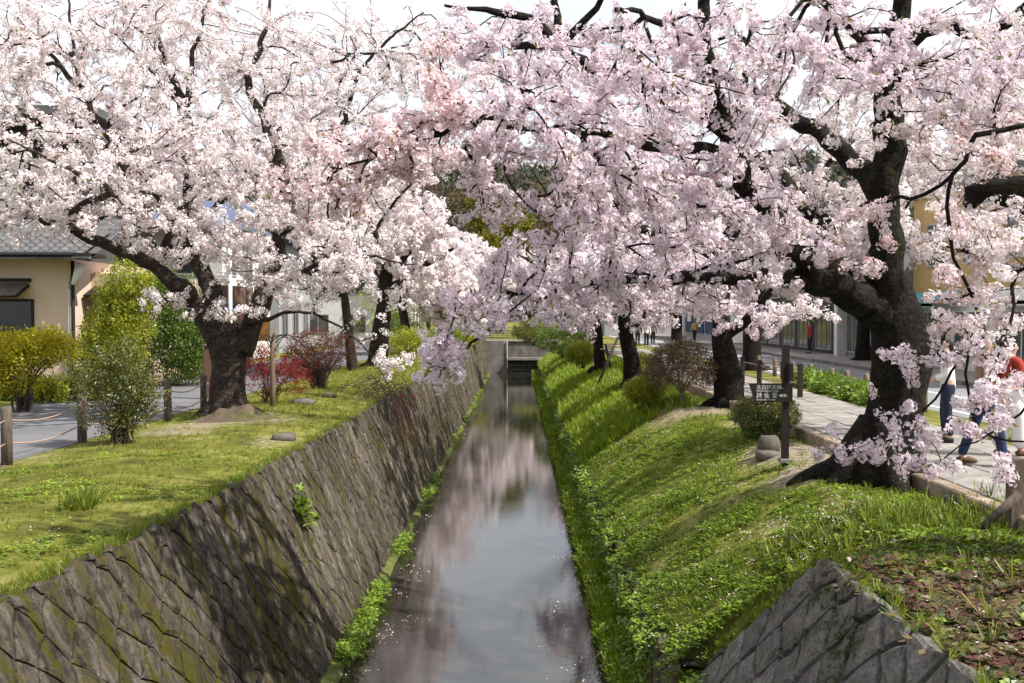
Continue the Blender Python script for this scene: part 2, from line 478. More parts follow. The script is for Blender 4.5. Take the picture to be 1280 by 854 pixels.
def tube_geo(pts, rad, n=8, cap=True, bump=0.0, seed=0):
    P = [Vector(p) for p in pts]
    if not isinstance(rad, (list, tuple, np.ndarray)): rad = [rad] * len(P)
    V, F = [], []
    prev = None
    for i, p in enumerate(P):
        t = (P[min(i + 1, len(P) - 1)] - P[max(i - 1, 0)])
        t = t.normalized() if t.length > 1e-6 else Vector((0, 0, 1))
        if prev is None:
            a = t.cross(Vector((0, 0, 1)) if abs(t.z) < .9 else Vector((1, 0, 0))).normalized()
        else:
            a = (prev - t * prev.dot(t))
            a = a.normalized() if a.length > 1e-6 else t.orthogonal().normalized()
        prev = a
        b = t.cross(a)
        for k in range(n):
            th = 2 * math.pi * k / n
            rr = rad[i]
            q = p + (a * math.cos(th) + b * math.sin(th)) * rr
            if bump:
                s = mnoise.noise(Vector((q.x * 2.2 + seed, q.y * 2.2, q.z * 1.3))) * .8 + mnoise.noise(q * 6 + Vector((seed, 0, 0))) * .45
                q = p + (q - p) * (1 + bump * s)
            V.append(q)
    for i in range(len(P) - 1):
        for k in range(n):
            j = (k + 1) % n
            F.append((i * n + k, i * n + j, (i + 1) * n + j, (i + 1) * n + k))
    if cap:
        F.append(tuple(range(n - 1, -1, -1)))
        F.append(tuple((len(P) - 1) * n + k for k in range(n)))
    return V, F
def spline(pts, step=.25):
    """Catmull-Rom through the points, resampled"""
    P = [np.array(p, float) for p in pts]
    if len(P) == 2:
        n = max(2, int(np.linalg.norm(P[1] - P[0]) / step) + 1)
        return [P[0] + (P[1] - P[0]) * k / (n - 1) for k in range(n)]
    Q = [2 * P[0] - P[1]] + P + [2 * P[-1] - P[-2]]
    out = []
    for i in range(1, len(Q) - 2):
        a, b, c, d = Q[i - 1], Q[i], Q[i + 1], Q[i + 2]
        n = max(2, int(np.linalg.norm(c - b) / step) + 1)
        for k in range(n):
            t = k / n
            out.append(.5 * ((2 * b) + (-a + c) * t + (2 * a - 5 * b + 4 * c - d) * t * t + (-a + 3 * b - 3 * c + d) * t ** 3))
    out.append(P[-1])
    return out

# ---- thousands of small faces at once: copies of a little pattern of quads, baked into one real mesh
def rand_rot(n, tilt=None):
    """random rotations; with tilt only turned about z and leaned by up to tilt radians"""
    if tilt is None:
        q = rng.normal(size=(n, 4))
        q /= np.linalg.norm(q, axis=1)[:, None]
        w, x, y, z = q.T
        M = np.empty((n, 3, 3))
        M[:, 0, 0] = 1 - 2 * (y * y + z * z); M[:, 0, 1] = 2 * (x * y - z * w); M[:, 0, 2] = 2 * (x * z + y * w)
        M[:, 1, 0] = 2 * (x * y + z * w); M[:, 1, 1] = 1 - 2 * (x * x + z * z); M[:, 1, 2] = 2 * (y * z - x * w)
        M[:, 2, 0] = 2 * (x * z - y * w); M[:, 2, 1] = 2 * (y * z + x * w); M[:, 2, 2] = 1 - 2 * (x * x + y * y)
        return M
    a = rng.uniform(0, 2 * np.pi, n)
    Z = np.zeros((n, 3, 3)); Z[:, 0, 0] = np.cos(a); Z[:, 0, 1] = -np.sin(a); Z[:, 1, 0] = np.sin(a); Z[:, 1, 1] = np.cos(a); Z[:, 2, 2] = 1
    b = rng.normal(0, tilt, n); c = rng.normal(0, tilt, n)
    X = np.zeros((n, 3, 3)); X[:, 0, 0] = 1; X[:, 1, 1] = np.cos(b); X[:, 1, 2] = -np.sin(b); X[:, 2, 1] = np.sin(b); X[:, 2, 2] = np.cos(b)
    Y = np.zeros((n, 3, 3)); Y[:, 1, 1] = 1; Y[:, 0, 0] = np.cos(c); Y[:, 0, 2] = np.sin(c); Y[:, 2, 0] = -np.sin(c); Y[:, 2, 2] = np.cos(c)
    return X @ Y @ Z
def bake_quads(name, protos, pos, scale, rot, mat, parent=None, jitter=.18, origin=None, squash=None):
    """protos: list of (verts (q*4,3), value per quad (q,)); each position takes one"""
    pos = np.asarray(pos, float).reshape(-1, 3)
    n = len(pos)
    pick = rng.integers(0, len(protos), n)
    AV, AC = [], []
    for k, (pv, pc) in enumerate(protos):
        s = np.where(pick == k)[0]
        if not len(s): continue
        sc = scale[s][:, None, None] if scale.ndim == 1 else scale[s][:, None, :]
        V = np.einsum('nij,nvj->nvi', rot[s], pv[None] * sc) + pos[s][:, None, :]
        c = np.clip(np.where(pc[None] < .9, pc[None] + rng.normal(0, jitter, (len(s), 1)), pc[None]), 0.0, None)
        c = np.where(pc[None] < .9, np.minimum(c, .86), c)
        AV.append(V.reshape(-1, 3))
        AC.append(np.repeat(c.reshape(-1), 4))
    V = np.concatenate(AV) if AV else np.zeros((0, 3))
    Cc = np.concatenate(AC) if AC else np.zeros(0)
    if origin is not None: V = V - np.asarray(origin)[None]
    nq = len(V) // 4
    me = bpy.data.meshes.new(name)
    me.vertices.add(nq * 4); me.loops.add(nq * 4); me.polygons.add(nq)
    me.vertices.foreach_set('co', V.astype(np.float32).ravel())
    me.loops.foreach_set('vertex_index', np.arange(nq * 4, dtype=np.int32))
    me.polygons.foreach_set('loop_start', np.arange(0, nq * 4, 4, dtype=np.int32))
    at = me.attributes.new('v', 'FLOAT', 'POINT')
    at.data.foreach_set('value', Cc.astype(np.float32))
    me.materials.append(MAT[mat])
    me.update(calc_edges=True)
    o = bpy.data.objects.new(name, me)
    COL.objects.link(o)
    if origin is not None and parent is None: o.location = origin
    if parent is not None: o.parent = parent
    TRI[0] += nq * 2
    return o
TRI = [0]

def basis(d):
    d = d / np.linalg.norm(d)
    a = np.cross(d, [0, 0, 1.0]) if abs(d[2]) < .9 else np.cross(d, [1.0, 0, 0])
    a /= np.linalg.norm(a)
    return d, a, np.cross(d, a)
def flower_quads(c, d, r, petals, V, C, heart=True):
    d, a, b = basis(d)
    ph = random.uniform(0, 6.28)
    if petals == 5:
        tone = random.uniform(.25, .75)
        for k in range(5):
            th = ph + k * 2 * math.pi / 5
            e = a * math.cos(th) + b * math.sin(th)
            s = -a * math.sin(th) + b * math.cos(th)
            lift = random.uniform(.15, .5)
            V += [c + e * r * .10, c + e * r * .62 + s * r * .42 + d * r * lift * .5, c + e * r + d * r * lift, c + e * r * .62 - s * r * .42 + d * r * lift * .5]
            C.append(min(.82, max(0, tone + random.uniform(-.15, .15))))
        if heart:
            q = r * .20
            V += [c + d * r * .12 + a * q, c + d * r * .12 + b * q, c + d * r * .12 - a * q, c + d * r * .12 - b * q]
            C.append(.93)
    else:
        for k in range(petals):
            th = ph + k * math.pi / petals
            e = a * math.cos(th) + b * math.sin(th)
            s = -a * math.sin(th) + b * math.cos(th)
            l1, l2 = random.uniform(.0, .5), random.uniform(.0, .5)
            w = .55 if petals > 1 else .85
            V += [c - e * r + d * r * l1, c + s * r * w, c + e * r + d * r * l2, c - s * r * w]
            C.append(random.uniform(.15, .8))
def blossom_proto(nf, petals, fr, leaves=0, hang=.0):
    V, C = [], []
    for i in range(nf):
        z = 1 - 2 * (i + .5) / nf
        th = i * 2.39996 + random.uniform(-.4, .4)
        q = math.sqrt(max(0, 1 - z * z))
        d = np.array([q * math.cos(th), q * math.sin(th), z]) + np.array([random.uniform(-.35, .35) for _ in range(3)])
        d /= np.linalg.norm(d)
        flower_quads(d * random.uniform(.28, .50), d, fr * random.uniform(.8, 1.15), petals, V, C, petals == 5)
    for k in range(leaves):
        d = np.array([random.gauss(0, 1) for _ in range(3)])
        d, a, b = basis(d)
        V += [d * .2, d * .45 + a * .1, d * .75 + b * .06, d * .45 - a * .1]
        C.append(1.0)
    return np.array(V), np.array(C)
def squash(pr):
    ax = [random.uniform(.55, 1.25) for _ in range(3)]
    return pr[0] * np.array(ax), pr[1]
PRO_NEAR = [squash(blossom_proto((5, 8, 11, 14, 17, 20)[k % 6], 5, .195, k % 3)) for k in range(12)]
PRO_BUD = [blossom_proto(12, 5, .19, 1 + k % 2) for k in range(6)]
PRO_MID = [squash(blossom_proto((10, 15, 20, 26)[k % 4], 1, .165, k % 2)) for k in range(8)]
PRO_FAR = [blossom_proto(12, 1, .26, k % 2) for k in range(6)]
def leaf_proto(n, size, width, r0=.15, r1=.5, flat=1.0):
    V, C = [], []
    for k in range(n):
        d = np.array([random.gauss(0, 1), random.gauss(0, 1), random.gauss(0, 1) * flat])
        d /= np.linalg.norm(d)
        c = d * random.uniform(r0, r1)
        e = d + np.array([random.uniform(-.7, .7) for _ in range(3)])
        e, a, b = basis(e)
        L_ = size * random.uniform(.7, 1.25)
        V += [c, c + e * L_ * .5 + a * L_ * width, c + e * L_ + b * L_ * .12, c + e * L_ * .5 - a * L_ * width]
        C.append(random.uniform(.1, .85))
    return np.array(V), np.array(C)
PRO_LEAF = [leaf_proto(16, .32, .22) for _ in range(5)]
PRO_BOX = [leaf_proto(20, .24, .30) for _ in range(5)]
PRO_LONG = [leaf_proto(12, .55, .13) for _ in range(5)]
def tuft_proto(n, lean, w):
    V, C = [], []
    for k in range(n):
        th = random.uniform(0, 6.28)
        e = np.array([math.cos(th), math.sin(th), 0])
        s = np.array([-math.sin(th), math.cos(th), 0])
        b0 = e * random.uniform(0, .18)
        h = random.uniform(.55, 1.1)
        l = lean * random.uniform(.3, 1.2)
        V += [b0 - s * w, b0 + s * w, b0 + e * l + s * w * .35 + np.array([0, 0, h]), b0 + e * l * .9 - s * w * .35 + np.array([0, 0, h * .97])]
        C.append(random.uniform(.1, .85))
    return np.array(V), np.array(C)
PRO_TUFT = [tuft_proto(7, .5, .045) for _ in range(6)]
def rosette_proto(n, size, width, rise):
    V, C = [], []
    for k in range(n):
        th = random.uniform(0, 6.28)
        e = np.array([math.cos(th), math.sin(th), 0])
        s = np.array([-math.sin(th), math.cos(th), 0])
        r0 = random.uniform(.0, .45)
        z0 = random.uniform(.15, .7) * rise
        L_ = size * random.uniform(.7, 1.3)
        up = np.array([0, 0, random.uniform(-.1, .5)])
        c = e * r0 + np.array([0, 0, z0])
        V += [c, c + e * L_ * .55 + s * L_ * width + up * L_ * .6, c + e * L_ + up * L_ * .5, c + e * L_ * .55 - s * L_ * width + up * L_ * .6]
        C.append(random.uniform(.05, .85))
    return np.array(V), np.array(C)
PRO_WEED = [rosette_proto(9, .5, .3, .6) for _ in range(6)]
PRO_BROAD = [rosette_proto(7, .75, .42, .7) for _ in range(6)]
def petals_proto(n):
    V, C = [], []
    for k in range(n):
        c = np.array([random.gauss(0, .35), random.gauss(0, .35), .01])
        th = random.uniform(0, 6.28)
        a = np.array([math.cos(th), math.sin(th), random.uniform(-.3, .3)]) * .03
        b = np.array([-math.sin(th), math.cos(th), random.uniform(-.3, .3)]) * .022
        V += [c - a, c + b, c + a, c - b]
        C.append(random.uniform(.1, .85))
    return np.array(V), np.array(C)
def litter_proto(n):
    V, C = [], []
    for k in range(n):
        c = np.array([random.gauss(0, .8), random.gauss(0, .8), random.uniform(.0, .15)])
        th = random.uniform(0, 6.28)
        a = np.array([math.cos(th), math.sin(th), random.uniform(-.4, .4)]) * .25
        b = np.array([-math.sin(th), math.cos(th), random.uniform(-.4, .4)]) * .13
        V += [c - a, c + b, c + a, c - b]
        C.append(random.uniform(.0, .7))
    return np.array(V), np.array(C)
PRO_FLAT = [litter_proto(5) for _ in range(5)]
PRO_FALLEN = [petals_proto(7) for _ in range(5)]

# ------------------------------------------------------------------ the lie of the land
Z_L, Z_R = 2.45, 2.42
CANAL_END = 78.5
TOPL = [(-40, -3.9), (4, -3.75), (7.5, -3.58), (9, -3.42), (11.6, -3.36), (15.2, -3.25), (20.9, -3.22), (30.3, -3.06), (75, -3.0), (79, -3.0)]
def topL(y): return float(np.interp(y, [a for a, _ in TOPL], [b for _, b in TOPL]))
def baseL(y): return -2.28
def zTopL(y): return 2.5
def lowR(y):
    """where the grass slope starts on the right: (x, z); near the bridge it climbs along the end of the high wall"""
    u = min(1, max(0, (11.15 - y) / 2.3))
    if 2.33 * u < .85: return 1.56 + .02 * math.sin(y * .7), .85
    return 1.54 + 1.22 * u, 2.33 * u
def brow(y):                                    # upper edge of the right slope
    return 4.0 + .15 * math.sin(y * .45)
def nz(x, y, s=1.0, k=0.0): return mnoise.noise(Vector((x * s, y * s, k)))
def height(x, y):
    if x <= -2.3:
        t = topL(y)
        if x <= -7.0: return Z_L
        u = (x + 7.0) / (t + 7.0)
        z = Z_L + .10 * math.sin(min(1, u) * math.pi) + (zTopL(y) - Z_L) * u
        return z + .05 * nz(x, y, .8) * math.sin(min(1, u) * math.pi)
    lx, lz = lowR(y)
    bx = brow(y)
    if x >= 5.25: return Z_R
    if x >= bx:
        t = (x - bx) / (5.25 - bx)
        return 2.28 + (Z_R - .12 - 2.28) * t + .04 * nz(x, y, .9) * (1 - t)
    t = max(0, (x - lx) / (bx - lx))
    s = t + .10 * math.sin(t * math.pi)
    return lz + (2.28 - lz) * s + .07 * nz(x, y, .9, 3) * math.sin(t * math.pi)
DIRT = []                                       # (x, y, rx, ry, amount)
def dirt_spot(px, py, z, rx, ry, a=.6):
    p = G(px, py, z)
    DIRT.append((p.x, p.y, rx, ry, a))
for a in ((1000, 565, 2.3, 1.1, 1.8, .75), (945, 590, 2.2, .6, .8, .36), (1010, 590, 2.3, .8, .9, .7), (870, 512, 2.3, 1.6, 2.0, .6), (930, 530, 2.3, .9, 1.2, .5),
          (250, 535, 2.5, 1.3, 1.2, .55), (215, 545, 2.5, 1.3, .5, .6), (330, 530, 2.5, 1.2, 1.0, .5), (340, 555, 2.5, .6, 1.2, .5), (1060, 610, 2.35, 1.0, 1.0, .35),
          (1180, 760, 2.3, 1.1, 1.6, .5), (1240, 800, 2.3, .9, 1.2, .5), (890, 640, 1.7, .9, 1.1, .30), (960, 650, 2.0, .5, .5, .45), (860, 580, 1.9, .6, 1.0, .30), (1050, 640, 2.25, .5, .5, .45), (30, 575, 2.45, .8, 2.0, .4), (1230, 640, 2.4, .8, .8, .4)):
    dirt_spot(*a)
def dirt(x, y):
    s = 0
    for (cx, cy, rx, ry, a) in DIRT:
        d = ((x - cx) / rx) ** 2 + ((y - cy) / ry) ** 2
        if d < 4: s = max(s, a * math.exp(-d))
    if -7.3 < x < -6.6: s = max(s, .3)
    if x > 5.0: s = max(s, .30)
    return s
def build_ground():
    ys = [-60, -40, -20, -8, -2, 1, 2.5] + list(np.arange(3.5, 40, .4)) + list(np.arange(40, 79, 1.2)) + [79.0, 79.4, 90, 110, 150, 220, 400, 800, 1500]
    V, F, A = [], [], []
    W = 0
    for y in ys:
        t = topL(y)
        lx, lz = lowR(y)
        bx = brow(y)
        row = [(x, Z_L) for x in (-1500, -500, -200, -90, -50, -35, -25, -18, -13, -10, -8.5, -7.4)]
        for k in range(13):
            x = -7.0 + (t - .10 + 7.0) * k / 12
            row.append((x, height(x, y)))
        if y < 79.2:
            row += [(t - .08, 2.3), (-2.46, -.5), (-2.2, -.55), (-.5, -.6), (1.0, -.5), (1.50, -.4), (lx + .08, lz - .05)]
        else:
            row += [(x, Z_L) for x in (t - .05, -2.6, -2.0, -.5, 1.0, 1.5, lx)]
        for k in range(1, 15):
            x = lx + .08 + (bx - lx - .08) * k / 14
            row.append((x, height(x, y) if y < 79.2 else Z_R))
        for x in (4.5, 4.9, 5.2):
            row.append((x, height(x, y) if y < 79.2 else Z_R))
        row += [(x, Z_R) for x in (5.45, 6.5, 8, 9, 11, 13.4, 16, 20, 28, 40, 70, 150, 500, 1500)]
        W = len(row)
        for (x, z) in row:
            V.append((x, y, z))
            A.append(dirt(x, y))
    for j in range(len(ys) - 1):
        for i in range(W - 1):
            F.append((j * W + i, j * W + i + 1, (j + 1) * W + i + 1, (j + 1) * W + i))
    o = obj_from('ground', V, F, 'ground', smooth=True)
    at = o.data.attributes.new('dirt', 'FLOAT', 'POINT')
    at.data.foreach_set('value', A)
    put(o, kind='structure')
build_ground()

def sheet(name, x0, x1, y0, y1, z, mat, nx=1, ny=1):
    V = [(x0 + (x1 - x0) * i / nx, y0 + (y1 - y0) * j / ny, z) for j in range(ny + 1) for i in range(nx + 1)]
    F = [(j * (nx + 1) + i, j * (nx + 1) + i + 1, (j + 1) * (nx + 1) + i + 1, (j + 1) * (nx + 1) + i) for j in range(ny) for i in range(nx)]
    return put(obj_from(name, V, F, mat), kind='structure')
water = sheet('water', -2.75, 1.9, -30, CANAL_END + .2, 0.0, 'water', 2, 20)
sheet('lane', -11.6, -7.12, -30, 140, Z_L + .006, 'asphalt', 2, 30)
sheet('road', 9.1, 13.3, -30, 160, Z_R + .006, 'road_asphalt', 2, 30)
# pavement beyond the road, with a real kerb step
mb = MB().box((14.9, 60, Z_R + .04), (3.0, 200, .16)); put(mb.build('pavement', 'pale_paving'), kind='structure')
mb = MB().box((13.33, 60, Z_R + .045), (.14, 200, .17)); put(mb.build('kerb', 'concrete'), kind='structure')
for yy in np.arange(10, 110, 6.0):
    pass
sheet('road_marking', 11.15, 11.27, 10, 150, Z_R + .011, 'white_paint', 1, 20)
sheet('road_edge_line', 9.45, 9.57, 10, 150, Z_R + .011, 'white_paint', 1, 20)

# slab path on the right bank: a bed and its slabs
bed = MB().box((6.5, 45, Z_R - .05), (2.5, 90, .10)).build('path', 'joint'); put(bed, kind='structure')
y = 6.0
slab_meshes = []
for k in range(4):
    w, l = .80, .92
    m_ = MB().box((0, 0, 0), (w - .02, l - .025, .08), bev=.012)
    o = m_.build('paving_slab', 'pale_paving', bed); slab_meshes.append(o.data)
    bpy.data.objects.remove(o)
n_s = 0
for j in range(60):
    for i in range(3):
        o = bpy.data.objects.new('paving_slab', slab_meshes[(i * 7 + j * 3) % 4]); COL.objects.link(o); o.parent = bed
        o.location = (5.68 + .81 * i, 6 + .93 * j + (.4 if i == 1 else 0), Z_R + .018 + random.uniform(-.006, .006))
        o.rotation_euler = (random.gauss(0, .006), random.gauss(0, .006), random.gauss(0, .01))
kerb = MB().box((5.2, 40, Z_R - .2), (.08, 80, .3)).build('path_kerb', 'joint'); put(kerb, kind='structure')
for j in range(48):
    l = 1.05
    m_ = MB().box((0, 0, 0), (.20, l - .03, .40), bev=.02, rz=random.gauss(0, .008))
    yy = 6.5 + j * l
    m_.build('kerb_stone', 'kerb_stone', kerb, at=(5.16, yy, Z_R - .14 + random.uniform(-.012, .012)))

# ------------------------------------------------------------------ stone walls laid in diamonds
def clip_poly(P, f, keep):
    """cut a polygon by f >= keep"""
    out = []
    for i in range(len(P)):
        a, b = P[i], P[(i + 1) % len(P)]
        fa, fb = f(a) - keep, f(b) - keep
        if fa >= 0: out.append(a)
        if (fa >= 0) != (fb >= 0):
            t = fa / (fa - fb)
            out.append((a[0] + (b[0] - a[0]) * t, a[1] + (b[1] - a[1]) * t))
    return out
def poly_area(P): return .5 * abs(sum(P[i][0] * P[(i + 1) % len(P)][1] - P[(i + 1) % len(P)][0] * P[i][1] for i in range(len(P))))
def stone_geo(P, surf_fn, gap, proud, seed, sunk=.07):
    """one stone: sunk rim, pillowed face"""
    n0 = len(P)
    c = (sum(p[0] for p in P) / n0, sum(p[1] for p in P) / n0)
    # add mid-edge points so that outlines are uneven
    Q = []
    for i in range(n0):
        a, b = P[i], P[(i + 1) % n0]
        Q.append(a)
        hm = random.Random(round((a[0] + b[0]) * 1e4) * 31 + round((a[1] + b[1]) * 1e4))
        m = ((a[0] + b[0]) / 2 + hm.uniform(-.035, .035), (a[1] + b[1]) / 2 + (hm.uniform(-.035, .035) if 0.02 < a[1] + b[1] < 5.2 else hm.uniform(-.03, .06)))
        Q.append(m)
    n = len(Q)
    def toward(p, d):
        v = (c[0] - p[0], c[1] - p[1]); l = math.hypot(*v) or 1
        k = min(.6, d / l)
        return (p[0] + v[0] * k, p[1] + v[1] * k)
    r1 = [toward(p, gap * .8) for i, p in enumerate(Q)]
    r2 = [toward(p, gap * 1.15 + (gap * .5 if i % 2 == 0 else 0)) for i, p in enumerate(Q)]
    r3 = [toward(p, gap * 2.2 + .025) for p in Q]
    V = [surf_fn(p[0], p[1], -sunk) for p in r1]
    V += [surf_fn(p[0], p[1], proud * .45 + .012 * nz(p[0] * 5, p[1] * 5, 1, seed)) for p in r2]
    V += [surf_fn(p[0], p[1], proud * .9 + .022 * nz(p[0] * 6, p[1] * 6, 1, seed + 3)) for p in r3]
    V.append(surf_fn(c[0], c[1], proud + .02 * nz(c[0], c[1], 3, seed)))
    F = []
    for r_ in range(2):
        for i in range(n):
            j = (i + 1) % n
            F.append((r_ * n + i, r_ * n + j, r_ * n + n + j, r_ * n + n + i))
    for i in range(n):
        F.append((2 * n + i, 2 * n + (i + 1) % n, 3 * n))
    return V, F
def diamond_wall(root, s0, s1, T, a, b, surf_fn, keep_fn, mat, rank_fn, gap=.014, proud=.035, most=300, back=True, clipper=None, seed=1, sunk=.07):
    """stones with half-diagonals a (along) and b (up); surf_fn(s,t,out) -> world; the nearest `most` are single parts"""
    rs = random.Random(seed)
    def jit(i, j):
        h = random.Random(i * 7919 + j * 104729 + seed)
        return (s0 + i * a + h.uniform(-.30, .30) * a, j * b + h.uniform(-.28, .28) * b)
    stones = []
    ni, nj = int((s1 - s0) / a) + 2, int(T / b) + 2
    for i in range(-1, ni):
        for j in range(-1, nj):
            if (i + j) % 2: continue
            P = [jit(i + 1, j), jit(i, j + 1), jit(i - 1, j), jit(i, j - 1)]
            P = clip_poly(P, lambda p: p[1], 0); 
            if len(P) > 2: P = clip_poly(P, lambda p: -p[1], -T)
            if len(P) > 2 and clipper: P = clipper(P)
            if len(P) > 2: P = clip_poly(P, lambda p: p[0], s0)
            if len(P) > 2: P = clip_poly(P, lambda p: -p[0], -s1)
            if len(P) < 3 or poly_area(P) < a * b * .12: continue
            # drop near-double corners
            Q = [p for k, p in enumerate(P) if math.hypot(p[0] - P[k - 1][0], p[1] - P[k - 1][1]) > .03]
            if len(Q) < 3: continue
            stones.append((rank_fn(i, j, Q), Q))
    stones.sort(key=lambda t: t[0])
    rest = MB()
    for k, (_, Q) in enumerate(stones):
        V, F = stone_geo(Q, surf_fn, gap, proud * rs.uniform(.5, 1.5), k * 1.7, sunk)
        if k < most:
            obj_from('stone', V, F, mat, root)
        else:
            rest.add(V, F, 0, False)
    if rest.v:
        put(rest.build('farther_stones', mat, root), kind='stuff')
# left retaining wall
def surfL(s, t, out):
    x0, x1 = topL(s), baseL(s)
    T = 2.9
    u = t / T                                   # 0 at the foot, 1 at the top
    z0, z1 = -.35, zTopL(s) + .03
    x = x1 + .05 + (x0 - x1) * u
    z = z0 + (z1 - z0) * u
    nx_, nz_ = .92, .38
    return (x + nx_ * out, s, z + nz_ * out)
wallL = empty('stone_wall', (-3.0, 7, 0), 'long leaning grey stone wall streaked with moss, lining the canal below the lane', 'stone wall')
wallL.location = (0, 0, 0)
diamond_wall(wallL, 4.2, CANAL_END, 2.9, .19, .215, surfL, None, 'wall_stone', lambda i, j, Q: abs(sum(p[0] for p in Q) / len(Q) - 3), most=300, seed=5, gap=.0085, proud=.020, sunk=.04)
V, F = [], []
ysb = list(np.arange(-30, CANAL_END + 1, 1.0))
for yv in ysb:
    for t in (0, 1.45, 2.86):
        V.append(surfL(yv, t, -.016))
for j in range(len(ysb) - 1):
    for i in range(2): F.append((j * 3 + i, j * 3 + i + 1, j * 3 + 4 + i, j * 3 + 3 + i))
obj_from('mortar_backing', V, F, 'joint_moss', wallL)
# low wall on the right, half hidden by plants
def surfRl(s, t, out): return (1.50 + .12 * t / 1.1 - out * .98, s, -.2 + t * 1.0 + out * .1)
wallR = empty('stone_wall', (0, 0, 0), 'low brown stone wall at the foot of the grass slope, half covered by plants', 'stone wall')
diamond_wall(wallR, 10.25, CANAL_END, 1.07, .24, .26, surfRl, None, 'mossy_stone', lambda i, j, Q: Q[0][0], most=220, seed=9)
V, F = [], []
for yv in list(np.arange(10.3, CANAL_END + 1, 1.0)):
    V += [surfRl(yv, 0, -.03), surfRl(yv, 1.06, -.03), (lowR(yv)[0] + .2, yv, .83)]
for j in range(len(V) // 3 - 1):
    for i in range(2): F.append((j * 3 + i, j * 3 + i + 1, j * 3 + 4 + i, j * 3 + 3 + i))
obj_from('mortar_backing', V, F, 'joint', wallR)
# end of the high wall in front, by the bridge (leans back from the water)
ZT = 2.36
def surfE(s, t, out):                           # t up the slope from the water (0) to the top (2.66)
    u = t / 2.66
    return (1.52 + (2.74 - 1.52) * u - .88 * out, s, -.02 + (ZT + .02) * u + .46 * out)
wallE = empty('stone_wall', (0, 0, 0), 'weathered end of a high stone wall with bold dark joints, in the near corner by the red leaved plants', 'stone wall')
def clipE(P):                                   # the sloping end: from (8.85 at the top) to (11.1 at the foot)
    return clip_poly(P, lambda p: (11.15 - 2.3 * (p[1] / 2.66)) - p[0], 0)
diamond_wall(wallE, 2.2, 11.2, 2.66, .27, .33, surfE, None, 'end_stone', lambda i, j, Q: abs(Q[0][0] - 8), most=150, gap=.024, proud=.04, seed=14, clipper=clipE)
V = [surfE(-3, 0, -.03), surfE(11.1, 0, -.03), surfE(8.82, 2.62, -.03), surfE(-3, 2.62, -.03)]
F = [(0, 1, 2, 3)]
V += [(v[0] + .5, v[1] - .05, v[2] - .15) for v in V]
F += [(1, 5, 6, 2), (2, 6, 7, 3)]
obj_from('mortar_backing', V, F, 'joint', wallE)

